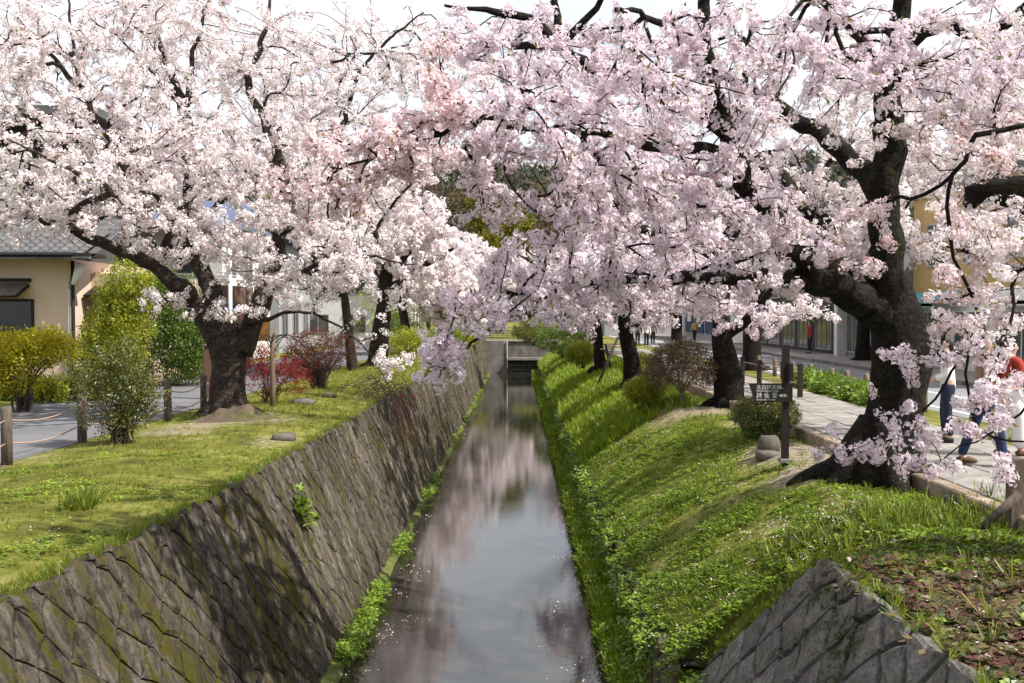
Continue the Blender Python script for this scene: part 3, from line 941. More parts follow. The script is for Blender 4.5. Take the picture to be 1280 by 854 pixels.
# ------------------------------------------------------------------ cherry trees
class Tree:
    def __init__(self, name, label, base, group='cherry trees along the canal', cat='tree', seed=0):
        self.root = empty(name, base, label, cat, group)
        self.base = Vector(base)
        self.P, self.par, self.rad, self.dir, self.lim = [], [], [], [], []
        self.seed = seed
        self.bark = 'bark_lit' if base[0] < -2 else 'bark'  # lit bark tone left of the canal, shaded tone elsewhere
    def limb(self, pts, r, parent_near=True, n=10, name='limb', bump=.24, wob=.055):
        pts = spline(pts, .18)
        m = len(pts)
        rs = np.interp(np.linspace(0, 1, m), np.linspace(0, 1, len(r)), r)
        rr = random.Random(self.seed + len(self.P))
        off = rr.uniform(0, 50)
        q = []
        for i, p in enumerate(pts):
            k = wob * min(1, i / 3) * (1 if i < m - 1 else .5)
            w = np.array([mnoise.noise(Vector((off + i * .45, 0, j * 7.1))) for j in range(3)]) * k * (1.2 + 4 * rs[i])
            q.append(p + w)
        start = len(self.P)
        for i, p in enumerate(q):
            d = q[min(i + 1, m - 1)] - q[max(i - 1, 0)]
            self.P.append(p); self.rad.append(rs[i]); self.dir.append(d / (np.linalg.norm(d) + 1e-9)); self.lim.append(True)
            self.par.append(-1 if i == 0 else start + i - 1)
        V, F = tube_geo(q, list(rs), n, True, bump, self.seed * 3.1)
        b = self.base
        V = [(v[0] - b.x, v[1] - b.y, v[2] - b.z) for v in V]
        return obj_from(name, V, F, self.bark, self.root, smooth=True)
    def trunk(self, pts, r, roots=6, n=20):
        o = self.limb(pts, r, n=n, name='trunk', bump=.15, wob=.0)
        b = self.base
        mb = MB()
        rr = random.Random(self.seed)
        for k in range(roots):                  # root flare, running down into the soil
            a = 2 * math.pi * k / roots + rr.uniform(-.3, .3)
            L_ = r[0] * rr.uniform(1.25, 1.9)
            e = Vector((math.cos(a), math.sin(a), 0))
            P = [e * r[0] * .12 + Vector((0, 0, r[0] * 1.35)), e * r[0] * .78 + Vector((0, 0, r[0] * .36)), e * L_ * .85 + Vector((0, 0, .03)), e * L_ * 1.15 + Vector((0, 0, -.16))]
            V, F = tube_geo(spline(P, .12), list(np.interp(np.linspace(0, 1, len(spline(P, .12))), [0, .4, 1], [r[0] * .42, r[0] * .34, r[0] * .13])), 9, True, .2, k)
            mb.add(V, F, 0, True)
        mb.build('roots', self.bark, self.root)
        return o
    def grow(self, blobs, step=.22, arc=.10, max_reach=9.0):
        """blobs: (px, py, dist, rx px, ry px, rdepth m, n tips, blossom set). Twigs reach the tips from the nearest wood."""
        tips, sets = [], []
        for (px, py, d, rx, ry, rd, n, st) in blobs:
            c = 0
            while c < n:
                u = rng.normal(size=3); u /= np.linalg.norm(u)
                u *= rng.uniform(0, 1) ** .40
                p = D(px + u[0] * rx, py + u[1] * ry, max(3.0, d + u[2] * rd))
                c += 1
                if p.z < 1.2: continue
                tips.append(np.array(p)); sets.append(st)
        tips = np.array(tips)
        kd = kdtree.KDTree(len(self.P))
        for i, p in enumerate(self.P): kd.insert(p, i)
        kd.balance()
        dist = np.array([kd.find(t)[2] for t in tips])
        order = np.argsort(dist)
        done = 0
        twigs = []
        n_t = len(order)
        while done < n_t:
            batch = order[done:done + max(6, int(done * .22))]
            kd = kdtree.KDTree(len(self.P))
            for i, p in enumerate(self.P): kd.insert(p, i)
            kd.balance()
            new = []
            for t in batch:
                p = tips[t]
                best, bc = None, 1e9
                for (_, i, dd) in kd.find_n(p, 10):
                    v = p - self.P[i]
                    l = np.linalg.norm(v) + 1e-6
                    cosang = float(np.dot(v / l, self.dir[i]))
                    cost = l * (1.35 - .5 * cosang) + (0 if self.rad[i] < .12 else .15)
                    if cost < bc: best, bc = i, cost
                a = self.P[best]
                v = p - a
                l = np.linalg.norm(v)
                m = max(2, int(l / step) + 1)
                ctrl = a + self.dir[best] * l * .38 + np.array([0, 0, arc * l]) + v * .12
                q = []
                for k in range(1, m + 1):
                    s = k / m
                    w = (1 - s) ** 2 * a + 2 * s * (1 - s) * ctrl + s * s * p
                    w = w + rng.normal(0, .022 * min(l, 1.2), 3) * (1 if k < m else 0)
                    q.append(w)
                new.append((best, q, sets[t]))
            for (best, q, st) in new:
                idx = [best]
                for k, w in enumerate(q):
                    pr = self.P[idx[-1]]
                    dv = w - pr
                    self.P.append(w); self.par.append(idx[-1]); self.rad.append(0.0); self.lim.append(False)
                    self.dir.append(dv / (np.linalg.norm(dv) + 1e-9))
                    idx.append(len(self.P) - 1)
                twigs.append((idx, st))
            done += len(batch)
        # thickness from how many twig ends hang on it
        cnt = np.zeros(len(self.P))
        for idx, _ in twigs: cnt[idx[-1]] += 1
        for i in range(len(self.P) - 1, -1, -1):
            if self.par[i] >= 0: cnt[self.par[i]] += cnt[i]
        self.cnt, self.twigs = cnt, twigs
    def finish(self, tip_r=.0045, spread=.08, every=.085, size=(.13, .19), mats=None, protos=None, bare=.35, cap=.11, ntw=5, power=.52):
        b = np.array(self.base)
        TW = MB()
        VV, FF, k0 = [], [], 0
        pts = {}
        lim_r = {}
        for idx, st in self.twigs:
            P = [self.P[i] for i in idx]
            top = self.rad[idx[0]] * .85 if self.lim[idx[0]] else lim_r.get(idx[0], cap)
            top = max(top, tip_r)
            for i in idx[1:]: lim_r[i] = top
            r = [min(cap, top, tip_r * max(1, self.cnt[i]) ** power) for i in idx]
            if self.lim[idx[0]]: r[0] = min(self.rad[idx[0]] * .9, r[1] * 1.3)
            else: r[0] = min(r[0], r[1] * 1.25)
            n = 4 if r[1] < .02 else ntw
            V, F = tube_geo(P, r, n, False)
            VV += [tuple(np.array(v) - b) for v in V]
            FF += [tuple(i + k0 for i in f) for f in F]
            k0 += len(V)
            L_ = sum(np.linalg.norm(P[i + 1] - P[i]) for i in range(len(P) - 1))
            # blossom along the thin outer part
            for i in range(len(P) - 1):
                seg = np.linalg.norm(P[i + 1] - P[i])
                if r[i + 1] > tip_r * 4.5: continue
                m = rng.poisson(seg / every)
                for _ in range(m):
                    u = rng.uniform()
                    o_ = rng.normal(size=3); o_ /= np.linalg.norm(o_)
                    pts.setdefault(st, []).append(P[i] + (P[i + 1] - P[i]) * u + o_ * spread * rng.uniform(.2, 1.3))
            for _ in range(2):
                pts.setdefault(st, []).append(P[-1] + rng.normal(0, spread * .5, 3))
        me = bpy.data.meshes.new('twigs')
        me.from_pydata(VV, [], FF)
        me.materials.append(MAT[self.bark] if cap > .05 else MAT['twig_bark'])
        me.polygons.foreach_set('use_smooth', [True] * len(FF))
        o = bpy.data.objects.new('twigs', me); COL.objects.link(o); o.parent = self.root; put(o, kind='stuff')
        TRI[0] += 2 * len(FF)
        out = 0
        for st, pp in pts.items():
            pp = np.array(pp)
            n = len(pp)
            out += n
            o = bake_quads('blossom', protos[st], pp, rng.uniform(size[0], size[1], n), rand_rot(n), mats[st], self.root, .16, origin=b)
            put(o, kind='stuff')
        print('TREE', self.root.name, 'twigs', len(self.twigs), 'clusters', out, 'tris', TRI[0])
def LP(*p): return [np.array(D(*q)) for q in p]

PM = {'w': 'petal_white', 'p': 'petal_pink', 'b': 'petal_bud'}
PN = {'w': PRO_NEAR, 'p': PRO_NEAR, 'b': PRO_BUD}
PMID = {'w': PRO_MID, 'p': PRO_MID, 'b': PRO_BUD}
PF = {'w': PRO_FAR, 'p': PRO_FAR, 'b': PRO_FAR}

# --- the big dark tree by the path
t = Tree('cherry_tree', 'huge dark leaning cherry tree whose trunk stands between the sign post and the walkers', tuple(G(1100, 603, 2.28)), seed=1)
dB = t.base.y
t.trunk([np.array(t.base) + (0, 0, -.15)] + LP((1109, 555, dB), (1120, 500, dB), (1127, 440, dB), (1120, 395, dB), (1112, 355, dB)), [.58, .44, .37, .36, .40, .34, .28], 7, 22)
t.limb(LP((1112, 400, dB), (1064, 368, 13.0), (1015, 345, 12.6), (965, 275, 12.0), (925, 215, 11.6), (905, 150, 11.2), (882, 60, 10.8), (885, -60, 10.6)), [.28, .215, .175, .14, .12, .10, .07, .05], n=14)
t.limb(LP((1116, 380, dB), (1108, 325, 13.1), (1105, 265, 13.0), (1109, 195, 12.9), (1113, 110, 12.7), (1126, 15, 12.5), (1132, -70, 12.4)), [.30, .22, .20, .18, .15, .12, .08], n=14)
t.limb(LP((1106, 255, 13.0), (1062, 197, 13.5), (1015, 162, 14.0), (964, 130, 14.5), (905, 95, 15.0)), [.17, .13, .12, .09, .05], n=10)
t.limb(LP((1040, 352, 12.8), (1030, 290, 13.1), (995, 240, 13.6), (955, 205, 14.0), (900, 160, 14.6)), [.19, .14, .11, .08, .05], n=10)
t.limb(LP((925, 215, 11.6), (885, 183, 11.2), (838, 184, 10.8), (786, 176, 10.4), (735, 165, 10.0), (690, 164, 9.5), (620, 152, 9.0), (566, 160, 8.6), (500, 184, 8.3), (440, 205, 8.1), (385, 242, 8.0)),
       [.085, .062, .056, .050, .040, .032, .027, .024, .018, .012, .006], n=8)
t.limb(LP((566, 160, 8.6), (557, 110, 8.5), (548, 62, 8.4)), [.018, .012, .005], n=6)
t.limb(LP((908, 160, 11.2), (862, 131, 11.0), (790, 101, 10.8), (730, 80, 10.5), (696, 52, 10.2), (660, 20, 10.0), (605, 14, 9.8), (555, 8, 9.7)), [.13, .11, .09, .08, .062, .045, .03, .012], n=10)
t.limb(LP((698, 58, 10.2), (645, 54, 10.0), (600, 62, 9.8), (572, 72, 9.7)), [.05, .036, .022, .010], n=8)
t.limb(LP((696, 55, 10.2), (696, 5, 10.3), (690, -50, 10.4)), [.045, .034, .02], n=8)
t.limb(LP((700, 60, 10.2), (742, 10, 10.0), (775, -30, 9.8)), [.045, .032, .018], n=8)
t.limb(LP((1112, 120, 12.7), (1140, 55, 12.3), (1182, 28, 11.9), (1222, 45, 11.6), (1262, 25, 11.2), (1300, -5, 11)), [.12, .10, .085, .075, .07, .06], n=10)
t.limb(LP((1015, 350, 12.6), (930, 345, 12.0), (850, 350, 11.4), (770, 352, 10.6), (690, 365, 9.9), (620, 405, 9.5), (560, 460, 9.2)), [.13, .09, .07, .05, .035, .022, .008], n=8)
t.limb(LP((880, 70, 10.8), (830, 30, 9.6), (770, 10, 8.6)), [.06, .04, .02], n=8)
t.limb(LP((1110, 140, 12.7), (1080, 60, 11.0), (1040, 10, 9.6), (1000, -30, 8.6)), [.09, .06, .04, .02], n=8)
t.grow([
    (1000, 50, 9.6, 170, 90, 1.7, 60, 'p'), (880, 120, 9.2, 140, 110, 1.5, 66, 'p'), (770, 120, 9.2, 120, 110, 1.5, 46, 'p'), (690, 210, 9.0, 115, 90, 1.2, 46, 'p'),
    (640, 130, 8.9, 90, 60, .9, 34, 'p'), (590, 175, 8.9, 65, 50, .7, 26, 'p'), (605, 235, 9.2, 45, 50, .7, 14, 'p'), (600, 60, 9.7, 95, 65, .9, 28, 'p'), (700, 60, 10.0, 80, 60, 1.0, 28, 'p'), (800, 250, 9.6, 125, 90, 1.4, 54, 'p'), (700, 300, 9.4, 95, 62, 1.2, 38, 'p'), (930, 280, 10.4, 125, 80, 1.4, 50, 'p'),
    (1150, 70, 10.2, 140, 95, 1.6, 54, 'p'), (1030, 190, 11.4, 115, 95, 1.3, 30, 'w'), (600, 390, 9.2, 60, 40, .6, 22, 'p'), (555, 445, 9.1, 36, 50, .45, 20, 'p'), (660, 350, 9.6, 75, 40, .9, 28, 'p'),
    (770, 350, 10.4, 95, 42, 1.0, 32, 'p'), (880, 360, 11.6, 95, 36, 1.0, 26, 'p'), (1240, 80, 10.5, 95, 95, 1.3, 44, 'w'), (1220, 180, 11.8, 95, 65, 1.2, 28, 'w'),
    (470, 185, 8.2, 90, 50, .7, 30, 'b'), (550, 110, 8.4, 45, 65, .5, 20, 'b'), (400, 235, 8.1, 60, 55, .5, 18, 'b'), (540, 195, 8.5, 65, 42, .5, 18, 'b'),
    (985, 320, 12.0, 50, 50, .8, 14, 'w'), (1060, 330, 12.2, 60, 30, .6, 8, 'b')], arc=.06)
t.finish(.0050, .058, .100, (.09, .17), PM, PN, power=.56)

# --- tree outside the frame on the right: its cut limb and its drooping sprays reach in
t = Tree('cherry_tree', 'cherry tree with thick dark limb and drooping flower sprays reaching in from beside the path', (6.15, 8.4, 2.36), seed=2)
t.trunk([np.array((6.15, 8.4, 2.2)), np.array((6.15, 8.5, 3.4)), np.array((5.95, 8.6, 4.5)), np.array((5.9, 8.6, 5.5)), np.array((6.2, 8.4, 6.6)), np.array((6.3, 8.2, 8.0))], [.5, .36, .32, .28, .2, .12], 6, 18)
t.limb([np.array((5.92, 8.6, 4.9))] + LP((1310, 236, 8.7), (1262, 240, 8.9), (1216, 251, 9.08), (1204, 254, 9.13)), [.22, .18, .16, .15, .135, .12, .04], n=14)
t.limb([np.array((5.9, 8.5, 5.3))] + LP((1330, 168, 8.3), (1278, 160, 8.3), (1226, 168, 8.3), (1204, 198, 8.35), (1186, 226, 8.45), (1160, 243, 8.55), (1125, 247, 8.65), (1085, 252, 8.8), (1030, 288, 9.2)), [.07, .045, .030, .025, .023, .021, .020, .018, .016, .008], n=8)
t.limb(LP((1190, 220, 8.42), (1183, 258, 8.5), (1190, 305, 8.5), (1210, 360, 8.5), (1226, 405, 8.5), (1205, 445, 8.5), (1165, 500, 8.6), (1120, 545, 8.8), (1070, 570, 9.0)), [.019, .018, .016, .014, .013, .011, .009, .007, .004], n=6)
t.limb(LP((1217, 425, 8.5), (1205, 470, 8.55), (1217, 520, 8.5), (1240, 545, 8.3), (1290, 552, 8.1)), [.010, .012, .012, .011, .009], n=6)
t.limb([np.array((5.9, 8.5, 5.0))] + LP((1300, 330, 8.2), (1262, 400, 8.1), (1240, 470, 8.0)), [.05, .025, .016, .006], n=6)
t.limb([np.array((5.9, 8.5, 4.8))] + LP((1340, 450, 8.0), (1290, 500, 7.9), (1240, 540, 8.0), (1180, 575, 8.3)), [.04, .020, .014, .010, .005], n=6)
t.grow([(1180, 420, 8.6, 40, 50, .5, 8, 'w'), (1120, 475, 8.8, 50, 50, .5, 12, 'p'), (1160, 560, 8.7, 75, 34, .45, 17, 'p'), (1150, 585, 8.6, 40, 14, .3, 6, 'p'), (1060, 558, 9.0, 55, 20, .35, 7, 'p'), (1245, 425, 8.1, 55, 65, .5, 20, 'w'), (1200, 440, 8.4, 30, 40, .3, 8, 'p'),
        (1240, 500, 8.1, 55, 50, .5, 19, 'p'), (1260, 330, 8.4, 60, 70, .6, 18, 'w'), (1205, 320, 8.6, 60, 70, .6, 12, 'b'), (1240, 285, 8.5, 70, 50, .6, 10, 'w'), (1260, 90, 8.4, 70, 80, .8, 22, 'p'),
        (1220, 180, 8.4, 80, 60, .7, 12, 'b'), (1090, 275, 8.8, 60, 40, .5, 7, 'b'), (1200, 385, 8.5, 50, 50, .5, 10, 'b'), (1265, 580, 8.0, 30, 20, .3, 5, 'p')], arc=-.02)
t.finish(.0030, .055, .10, (.08, .14), PM, PN)

# --- second tree on the right bank
p = G(912, 508, 2.3)
t = Tree('cherry_tree', 'stout dark cherry tree behind the clipped bush beside the sign', tuple(p), seed=3)
d = p.y
t.trunk([np.array(p) + (0, 0, -.15)] + LP((910, 470, d), (903, 425, d), (902, 385, d), (905, 345, d), (908, 300, d)), [.38, .34, .25, .185, .175, .17], 6, 18)
t.limb(LP((905, 320, d), (862, 303, d - 1), (815, 291, d - 2), (787, 271, d - 3), (759, 235, d - 3.8), (733, 211, d - 4.4), (700, 192, d - 5)), [.20, .15, .12, .11, .09, .06, .03], n=10)
t.limb(LP((908, 310, d), (925, 250, d + .3), (915, 180, d + .6), (930, 100, d + 1), (940, 20, d + 1)), [.2, .15, .12, .09, .05], n=10)
t.limb(LP((905, 400, d), (878, 372, d - .6), (840, 362, d - 1.2), (790, 356, d - 2), (730, 372, d - 3)), [.14, .10, .08, .05, .02], n=8)
t.limb(LP((908, 420, d), (945, 390, d - .5), (985, 340, d - 1), (1040, 300, d - 1)), [.15, .10, .07, .03], n=8)
t.limb(LP((906, 340, d), (970, 270, d + 1), (1040, 200, d + 2), (1120, 130, d + 3)), [.14, .10, .07, .03], n=8)
t.grow([(800, 320, d - 2.5, 110, 70, 2.5, 90, 'p'), (720, 350, d - 4, 70, 45, 2, 60, 'p'), (880, 240, d, 120, 90, 2.5, 90, 'p'), (1000, 230, d + 1, 120, 100, 2.5, 90, 'w'), (780, 200, d - 3, 100, 80, 2, 60, 'p'),
        (960, 100, d + 1, 150, 100, 2.5, 130, 'w'), (1120, 180, d + 2, 110, 130, 2.5, 120, 'w'), (740, 90, d - 1, 100, 80, 2.5, 60, 'p'), (940, 400, d - .6, 60, 26, 1.0, 40, 'p'), (1000, 390, d - 1, 50, 20, .8, 16, 'w'), (870, 370, d - 1, 50, 28, .8, 34, 'p'), (850, 110, d, 100, 90, 2, 50, 'p')], arc=.05)
t.finish(.0068, .11, .13, (.15, .26), PM, PMID, cap=.10)

def simple_tree(label, base, height, spread, lean=(0, 0), set_='w', ntips=150, r=.28, size=(.24, .36), protos=PF, blobs=None, seed=0, every=.30, fork=.33, limbs=5, name='cherry_tree', extra=()):
    base = Vector(base)
    t = Tree(name, label, tuple(base), seed=seed)
    rr = random.Random(seed * 13 + 5)
    zf = height * fork
    top = base + Vector((lean[0] * .4, lean[1] * .4, zf))
    t.trunk([np.array(base) + (0, 0, -.15), np.array(base.lerp(top, .3)), np.array(base.lerp(top, .65) + Vector((rr.uniform(-.1, .1), rr.uniform(-.1, .1), 0))), np.array(top)], [r * 1.35, r * 1.02, r * .9, r * .8], 5, 12)
    for k in range(limbs):
        a = 2 * math.pi * k / limbs + rr.uniform(-.4, .4)
        s = rr.uniform(.65, 1.0) * spread
        e = Vector((math.cos(a) * s + lean[0], math.sin(a) * s + lean[1], 0))
        h = height * rr.uniform(.62, .95)
        P = [top - Vector((0, 0, .2)), top + e * .30 + Vector((0, 0, (h - zf) * .38)), top + e * .68 + Vector((0, 0, (h - zf) * .72)), base + e + Vector((0, 0, h))]
        t.limb([np.array(q) for q in P], [r * .55, r * .38, r * .24, r * .08], n=8)
    for P, rad in extra:
        t.limb(P, rad, n=8)
    if blobs is None:
        # crown as several overlapping clumps in space
        blobs = []
    tips_blobs = blobs
    if not tips_blobs:
        fake = []
        for k in range(9):
            a = rr.uniform(0, 6.28); s = spread * rr.uniform(.1, .75)
            c = base + Vector((lean[0] * .8 + math.cos(a) * s, lean[1] * .8 + math.sin(a) * s, height * rr.uniform(.45, .9)))
            q = spread * rr.uniform(.35, .55)
            v = CAM_M.transposed() @ (c - cam.location)
            f = FPX / -v.z
            fake.append((640 + v.x * f, 427 - v.y * f, c.y, q * FPX / c.y, q * .75 * FPX / c.y, q, max(4, ntips // 9), set_))
        tips_blobs = fake
    t.grow(tips_blobs, step=.5, arc=.08)
    t.finish(.010, .22, every, size, PM, {'w': protos, 'p': protos, 'b': protos}, cap=.09, ntw=4)
    return t

# --- third, fourth and further trees on the right bank
p = G(792, 480, 2.3)
simple_tree('dark cherry tree propped by two leaning poles on the grass slope', p, 8.0, 4.0, (-.8, -1), 'p', 0, .25, (.22, .34), PRO_MID, seed=4, every=.22,
            blobs=[(780, 335, p.y - 2, 80, 50, 3, 70, 'p'), (720, 375, p.y - 3, 50, 25, 2.0, 40, 'p'), (820, 260, p.y, 100, 80, 3, 90, 'p'), (860, 350, p.y, 70, 50, 2, 50, 'p'), (720, 400, p.y - 3, 60, 18, 1.5, 30, 'p'), (800, 395, p.y, 60, 18, 1.5, 30, 'p')])
p = G(752, 462, 2.3)
simple_tree('slim dark cherry tree beyond the propped one on the slope', p, 7.5, 4.5, (-1, 0), 'p', 0, .22, (.30, .45), PRO_FAR, seed=5, every=.30,
            blobs=[(790, 370, p.y, 50, 34, 3, 70, 'p'), (760, 345, p.y, 50, 30, 3, 50, 'p'), (800, 310, p.y, 60, 60, 4, 90, 'p')])
p = Vector((8.6, 54, 2.42))
simple_tree('dark cherry tree standing on the far side of the path beyond the round bush', p, 8, 4.5, (0, 0), 'w', 170, .32, (.34, .5), PRO_FAR, seed=6, every=.3)
p = Vector((4.2, 60, 2.35))
simple_tree('distant cherry tree on the right bank just before the weir', p, 7.5, 3.6, (1.6, 0), 'p', 190, .3, (.36, .52), PRO_FAR, seed=7, every=.3)
p = Vector((8.9, 38, 2.42))
simple_tree('cherry tree on the road side verge in line with the round bush', p, 8.5, 4.5, (0, 0), 'w', 190, .34, (.28, .40), PRO_FAR, seed=27, every=.3)

t = Tree('cherry_tree', 'pale crowned cherry tree on the road verge behind the big dark trunk', (9.2, 16.5, Z_R), seed=33)
t.trunk([np.array((9.2, 16.5, 2.3)), np.array((9.15, 16.5, 3.4)), np.array((9.0, 16.6, 4.6))], [.34, .26, .22], 5, 14)
t.limb([np.array((9.05, 16.6, 4.4))] + LP((1290, 290, 16.8), (1240, 210, 17), (1170, 150, 17.2)), [.16, .11, .08, .03], n=9)
t.limb([np.array((9.0, 16.6, 4.5)), np.array((8.9, 16.5, 6.2)), np.array((8.6, 16.2, 8.6))], [.16, .11, .04], n=9)
t.limb([np.array((9.05, 16.6, 4.3))] + LP((1310, 350, 16.5), (1250, 330, 16.3), (1190, 310, 16.2)), [.10, .07, .05, .02], n=8)
t.grow([(1210, 220, 17, 90, 60, 1.2, 70, 'w'), (1150, 160, 17.2, 90, 70, 1.2, 60, 'w'), (1250, 290, 16.5, 70, 40, 1.2, 44, 'w'), (1185, 300, 16.3, 50, 36, .8, 26, 'w'), (1250, 120, 17, 80, 80, 1.2, 50, 'w')], arc=.05)
t.finish(.0055, .11, .15, (.14, .24), PM, PMID, cap=.10)

# --- left bank: the near white tree
p = G(285, 520, 2.5)
t = Tree('cherry_tree', 'broad cherry tree with forked trunk and dense white blossom beside the rope fence', tuple(p), seed=8)
d = p.y
t.trunk([np.array(p) + (0, 0, -.12)] + LP((284, 485, d), (286, 455, d), (283, 425, d), (281, 405, d)), [.42, .35, .33, .35, .27], 7, 20)
t.limb(LP((276, 428, d), (243, 377, d - .3), (210, 347, d - .6), (161, 317, d - 1), (124, 303, d - 1.5), (82, 270, d - 2), (137, 240, d - 2.5), (95, 215, d - 2.8), (12, 176, d - 3.2)), [.25, .17, .14, .12, .10, .075, .05, .035, .012], n=10)
t.limb(LP((300, 440, d), (318, 400, d + .2), (340, 335, d + .4), (356, 275, d + .5), (358, 240, d + .6), (335, 160, d + .8), (310, 105, d + 1), (333, 35, d + 1.2), (340, -40, d + 1.3)), [.25, .19, .16, .14, .12, .09, .07, .04, .02], n=10)
t.limb(LP((276, 418, d), (262, 360, d + .3), (240, 300, d + .6), (236, 215, d + .9), (232, 148, d + 1.2), (214, 95, d + 1.3), (196, 40, d + 1.4), (185, -30, d + 1.5)), [.24, .19, .16, .13, .12, .08, .055, .03], n=10)
t.limb(LP((233, 150, d + 1.2), (240, 75, d + 1), (253, 30, d + .9), (256, -30, d + .8)), [.08, .055, .04, .02], n=8)
t.limb(LP((233, 140, d + 1.2), (200, 105, d + .5), (165, 60, d), (115, 25, d - .4)), [.05, .035, .02, .01], n=7)
t.limb(LP((245, 310, d + .5), (180, 220, d), (132, 165, d - .4), (100, 112, d - .7), (52, 57, d - 1)), [.12, .10, .085, .065, .03], n=9)
t.limb(LP((101, 113, d - .7), (88, 30, d - .7), (84, -20, d - .7)), [.045, .03, .015], n=7)
t.limb(LP((130, 165, d - .4), (60, 150, d - 1), (10, 155, d - 1.4)), [.035, .022, .010], n=7)
t.limb(LP((330, 360, d + .3), (400, 330, d - .5), (450, 322, d - 1), (520, 330, d - 1.4)), [.09, .05, .03, .012], n=8)
t.limb(LP((310, 405, d), (380, 390, d - .6), (440, 420, d - 1), (480, 470, d - 1.2), (500, 520, d - 1.3)), [.06, .03, .02, .012, .005], n=7)
t.grow([(90, 225, d - 2.4, 130, 75, 1.8, 150, 'w'), (50, 272, d - 2.0, 110, 34, .9, 58, 'w'), (220, 245, d - .6, 125, 95, 2.2, 160, 'w'), (330, 230, d, 115, 95, 2.2, 150, 'w'), (120, 125, d - .5, 140, 95, 2.2, 110, 'w'), (20, 70, d - .8, 90, 90, 2, 100, 'w'),
        (250, 70, d + 1, 150, 90, 2.2, 110, 'w'), (390, 300, d - .6, 95, 65, 1.6, 100, 'w'), (350, 360, d - .6, 80, 40, 1.2, 44, 'w'), (430, 345, d - 1.2, 80, 50, 1.0, 44, 'w'), (270, 320, d - 1.0, 60, 35, .7, 22, 'w'), (370, 110, d + 1, 110, 95, 2, 80, 'w'),
        (490, 420, d - 1.2, 40, 60, .6, 14, 'w'), (200, 165, d - 1.2, 130, 65, 1.4, 80, 'w'), (275, 380, d - .9, 60, 30, .5, 12, 'w'), (165, 20, d, 140, 55, 2, 66, 'w'), (210, 375, d - 1.2, 50, 16, .4, 7, 'w')], arc=.05)
t.finish(.0062, .085, .125, (.12, .23), PM, PMID, power=.55)

p = Vector((-14.2, 37.5, Z_L))
simple_tree('tall cherry tree behind the beige house, its pale crown above the roofs', p, 11, 5.5, (2, -1), 'w', 0, .26, (.20, .32), PRO_MID, seed=41, every=.24, fork=.4,
            blobs=[(60, 80, 37, 120, 100, 3, 60, 'w'), (200, 60, 37, 110, 90, 3, 70, 'w'), (330, 100, 37, 90, 100, 3, 70, 'w'), (120, 190, 37, 130, 70, 3, 70, 'w'), (270, 210, 37, 90, 70, 3, 60, 'w'), (380, 160, 37, 70, 80, 3, 50, 'w')])
p = Vector((-5.9, 35.5, 2.5))
simple_tree('tall spreading cherry tree with thin pale crown rising behind the red leaved shrubs', p, 9, 4.5, (-.5, -2), 'w', 0, .17, (.20, .30), PRO_MID, seed=9, every=.26,
            blobs=[(430, 130, 33, 110, 90, 3, 80, 'w'), (470, 70, 33, 120, 80, 3, 120, 'w'), (570, 100, 32, 90, 75, 2, 100, 'w'), (530, 180, 33, 70, 50, 2, 50, 'w'), (390, 230, 33, 90, 70, 3, 90, 'w'), (450, 270, 33, 60, 60, 3, 60, 'w'), (320, 60, 34, 100, 70, 3, 44, 'w')],
            extra=[(LP((425, 370, 35.5), (420, 220, 34), (442, 110, 33), (475, 60, 32), (530, 15, 31)), [.14, .12, .09, .06, .02])])
p = G(471, 460, 2.5)
simple_tree('upright dark cherry tree with one long bough stretched over the canal', p, 7.5, 4.0, (1, 0), 'w', 0, .33, (.24, .36), PRO_FAR, seed=10, every=.24, fork=.5,
            blobs=[(450, 280, p.y, 80, 60, 3, 100, 'w'), (520, 315, p.y - 1, 55, 36, 2.5, 50, 'w'), (490, 230, p.y, 60, 50, 3, 60, 'w'), (545, 275, p.y - 1, 40, 28, 2, 34, 'w'), (420, 340, p.y, 40, 36, 2, 30, 'w'), (520, 360, p.y, 36, 20, 2, 20, 'w')],
            extra=[(LP((471, 375, p.y), (500, 352, p.y - .5), (530, 332, p.y - 1), (568, 310, p.y - 1.4)), [.17, .13, .12, .06])])
for i, (x, y_, lab) in enumerate(((-5.6, 52, 'distant white cherry tree on the left bank before the green hedge'), (-4.9, 66, 'farthest cherry tree on the left bank, close to the weir'))):
    simple_tree(lab, Vector((x, y_, 2.48)), 7.5, 3.6, (-1.2, 0), 'w', 230, .26, (.34, .50), PRO_FAR, seed=11 + i, every=.3,
                blobs=[(575 - 30 * (1 - i), 350, y_, 60, 50, 3, 150, 'w'), (530 - 20 * (1 - i), 320, y_, 60, 50, 3, 90, 'w'), (600 - 30 * (1 - i), 385, y_ - 1, 40, 24, 2, 60, 'w')])
for i, (x, y_, lab) in enumerate(((-9.5, 88, 'pale cherry tree behind the weir beside the cream house'), (0.8, 92, 'pale cherry tree behind the weir railing, low and wide'), (9.5, 90, 'pale cherry tree beyond the weir at the road edge'), (-4, 96, 'pale cherry tree behind the weir, in line with the water'), (4.5, 102, 'pale cherry tree behind the weir, to the road side'), (-13, 70, 'cherry tree behind the lane beside the white house'), (14.8, 72, 'cherry tree on the shop side pavement far down the road'), (15.2, 44, 'cherry tree in front of the white pillared shop'))):
    simple_tree(lab, Vector((x, y_, 2.45)), 9, 5.2, (0, 0), 'w', 190, .3, (.42, .62), PRO_FAR, seed=20 + i, every=.4)

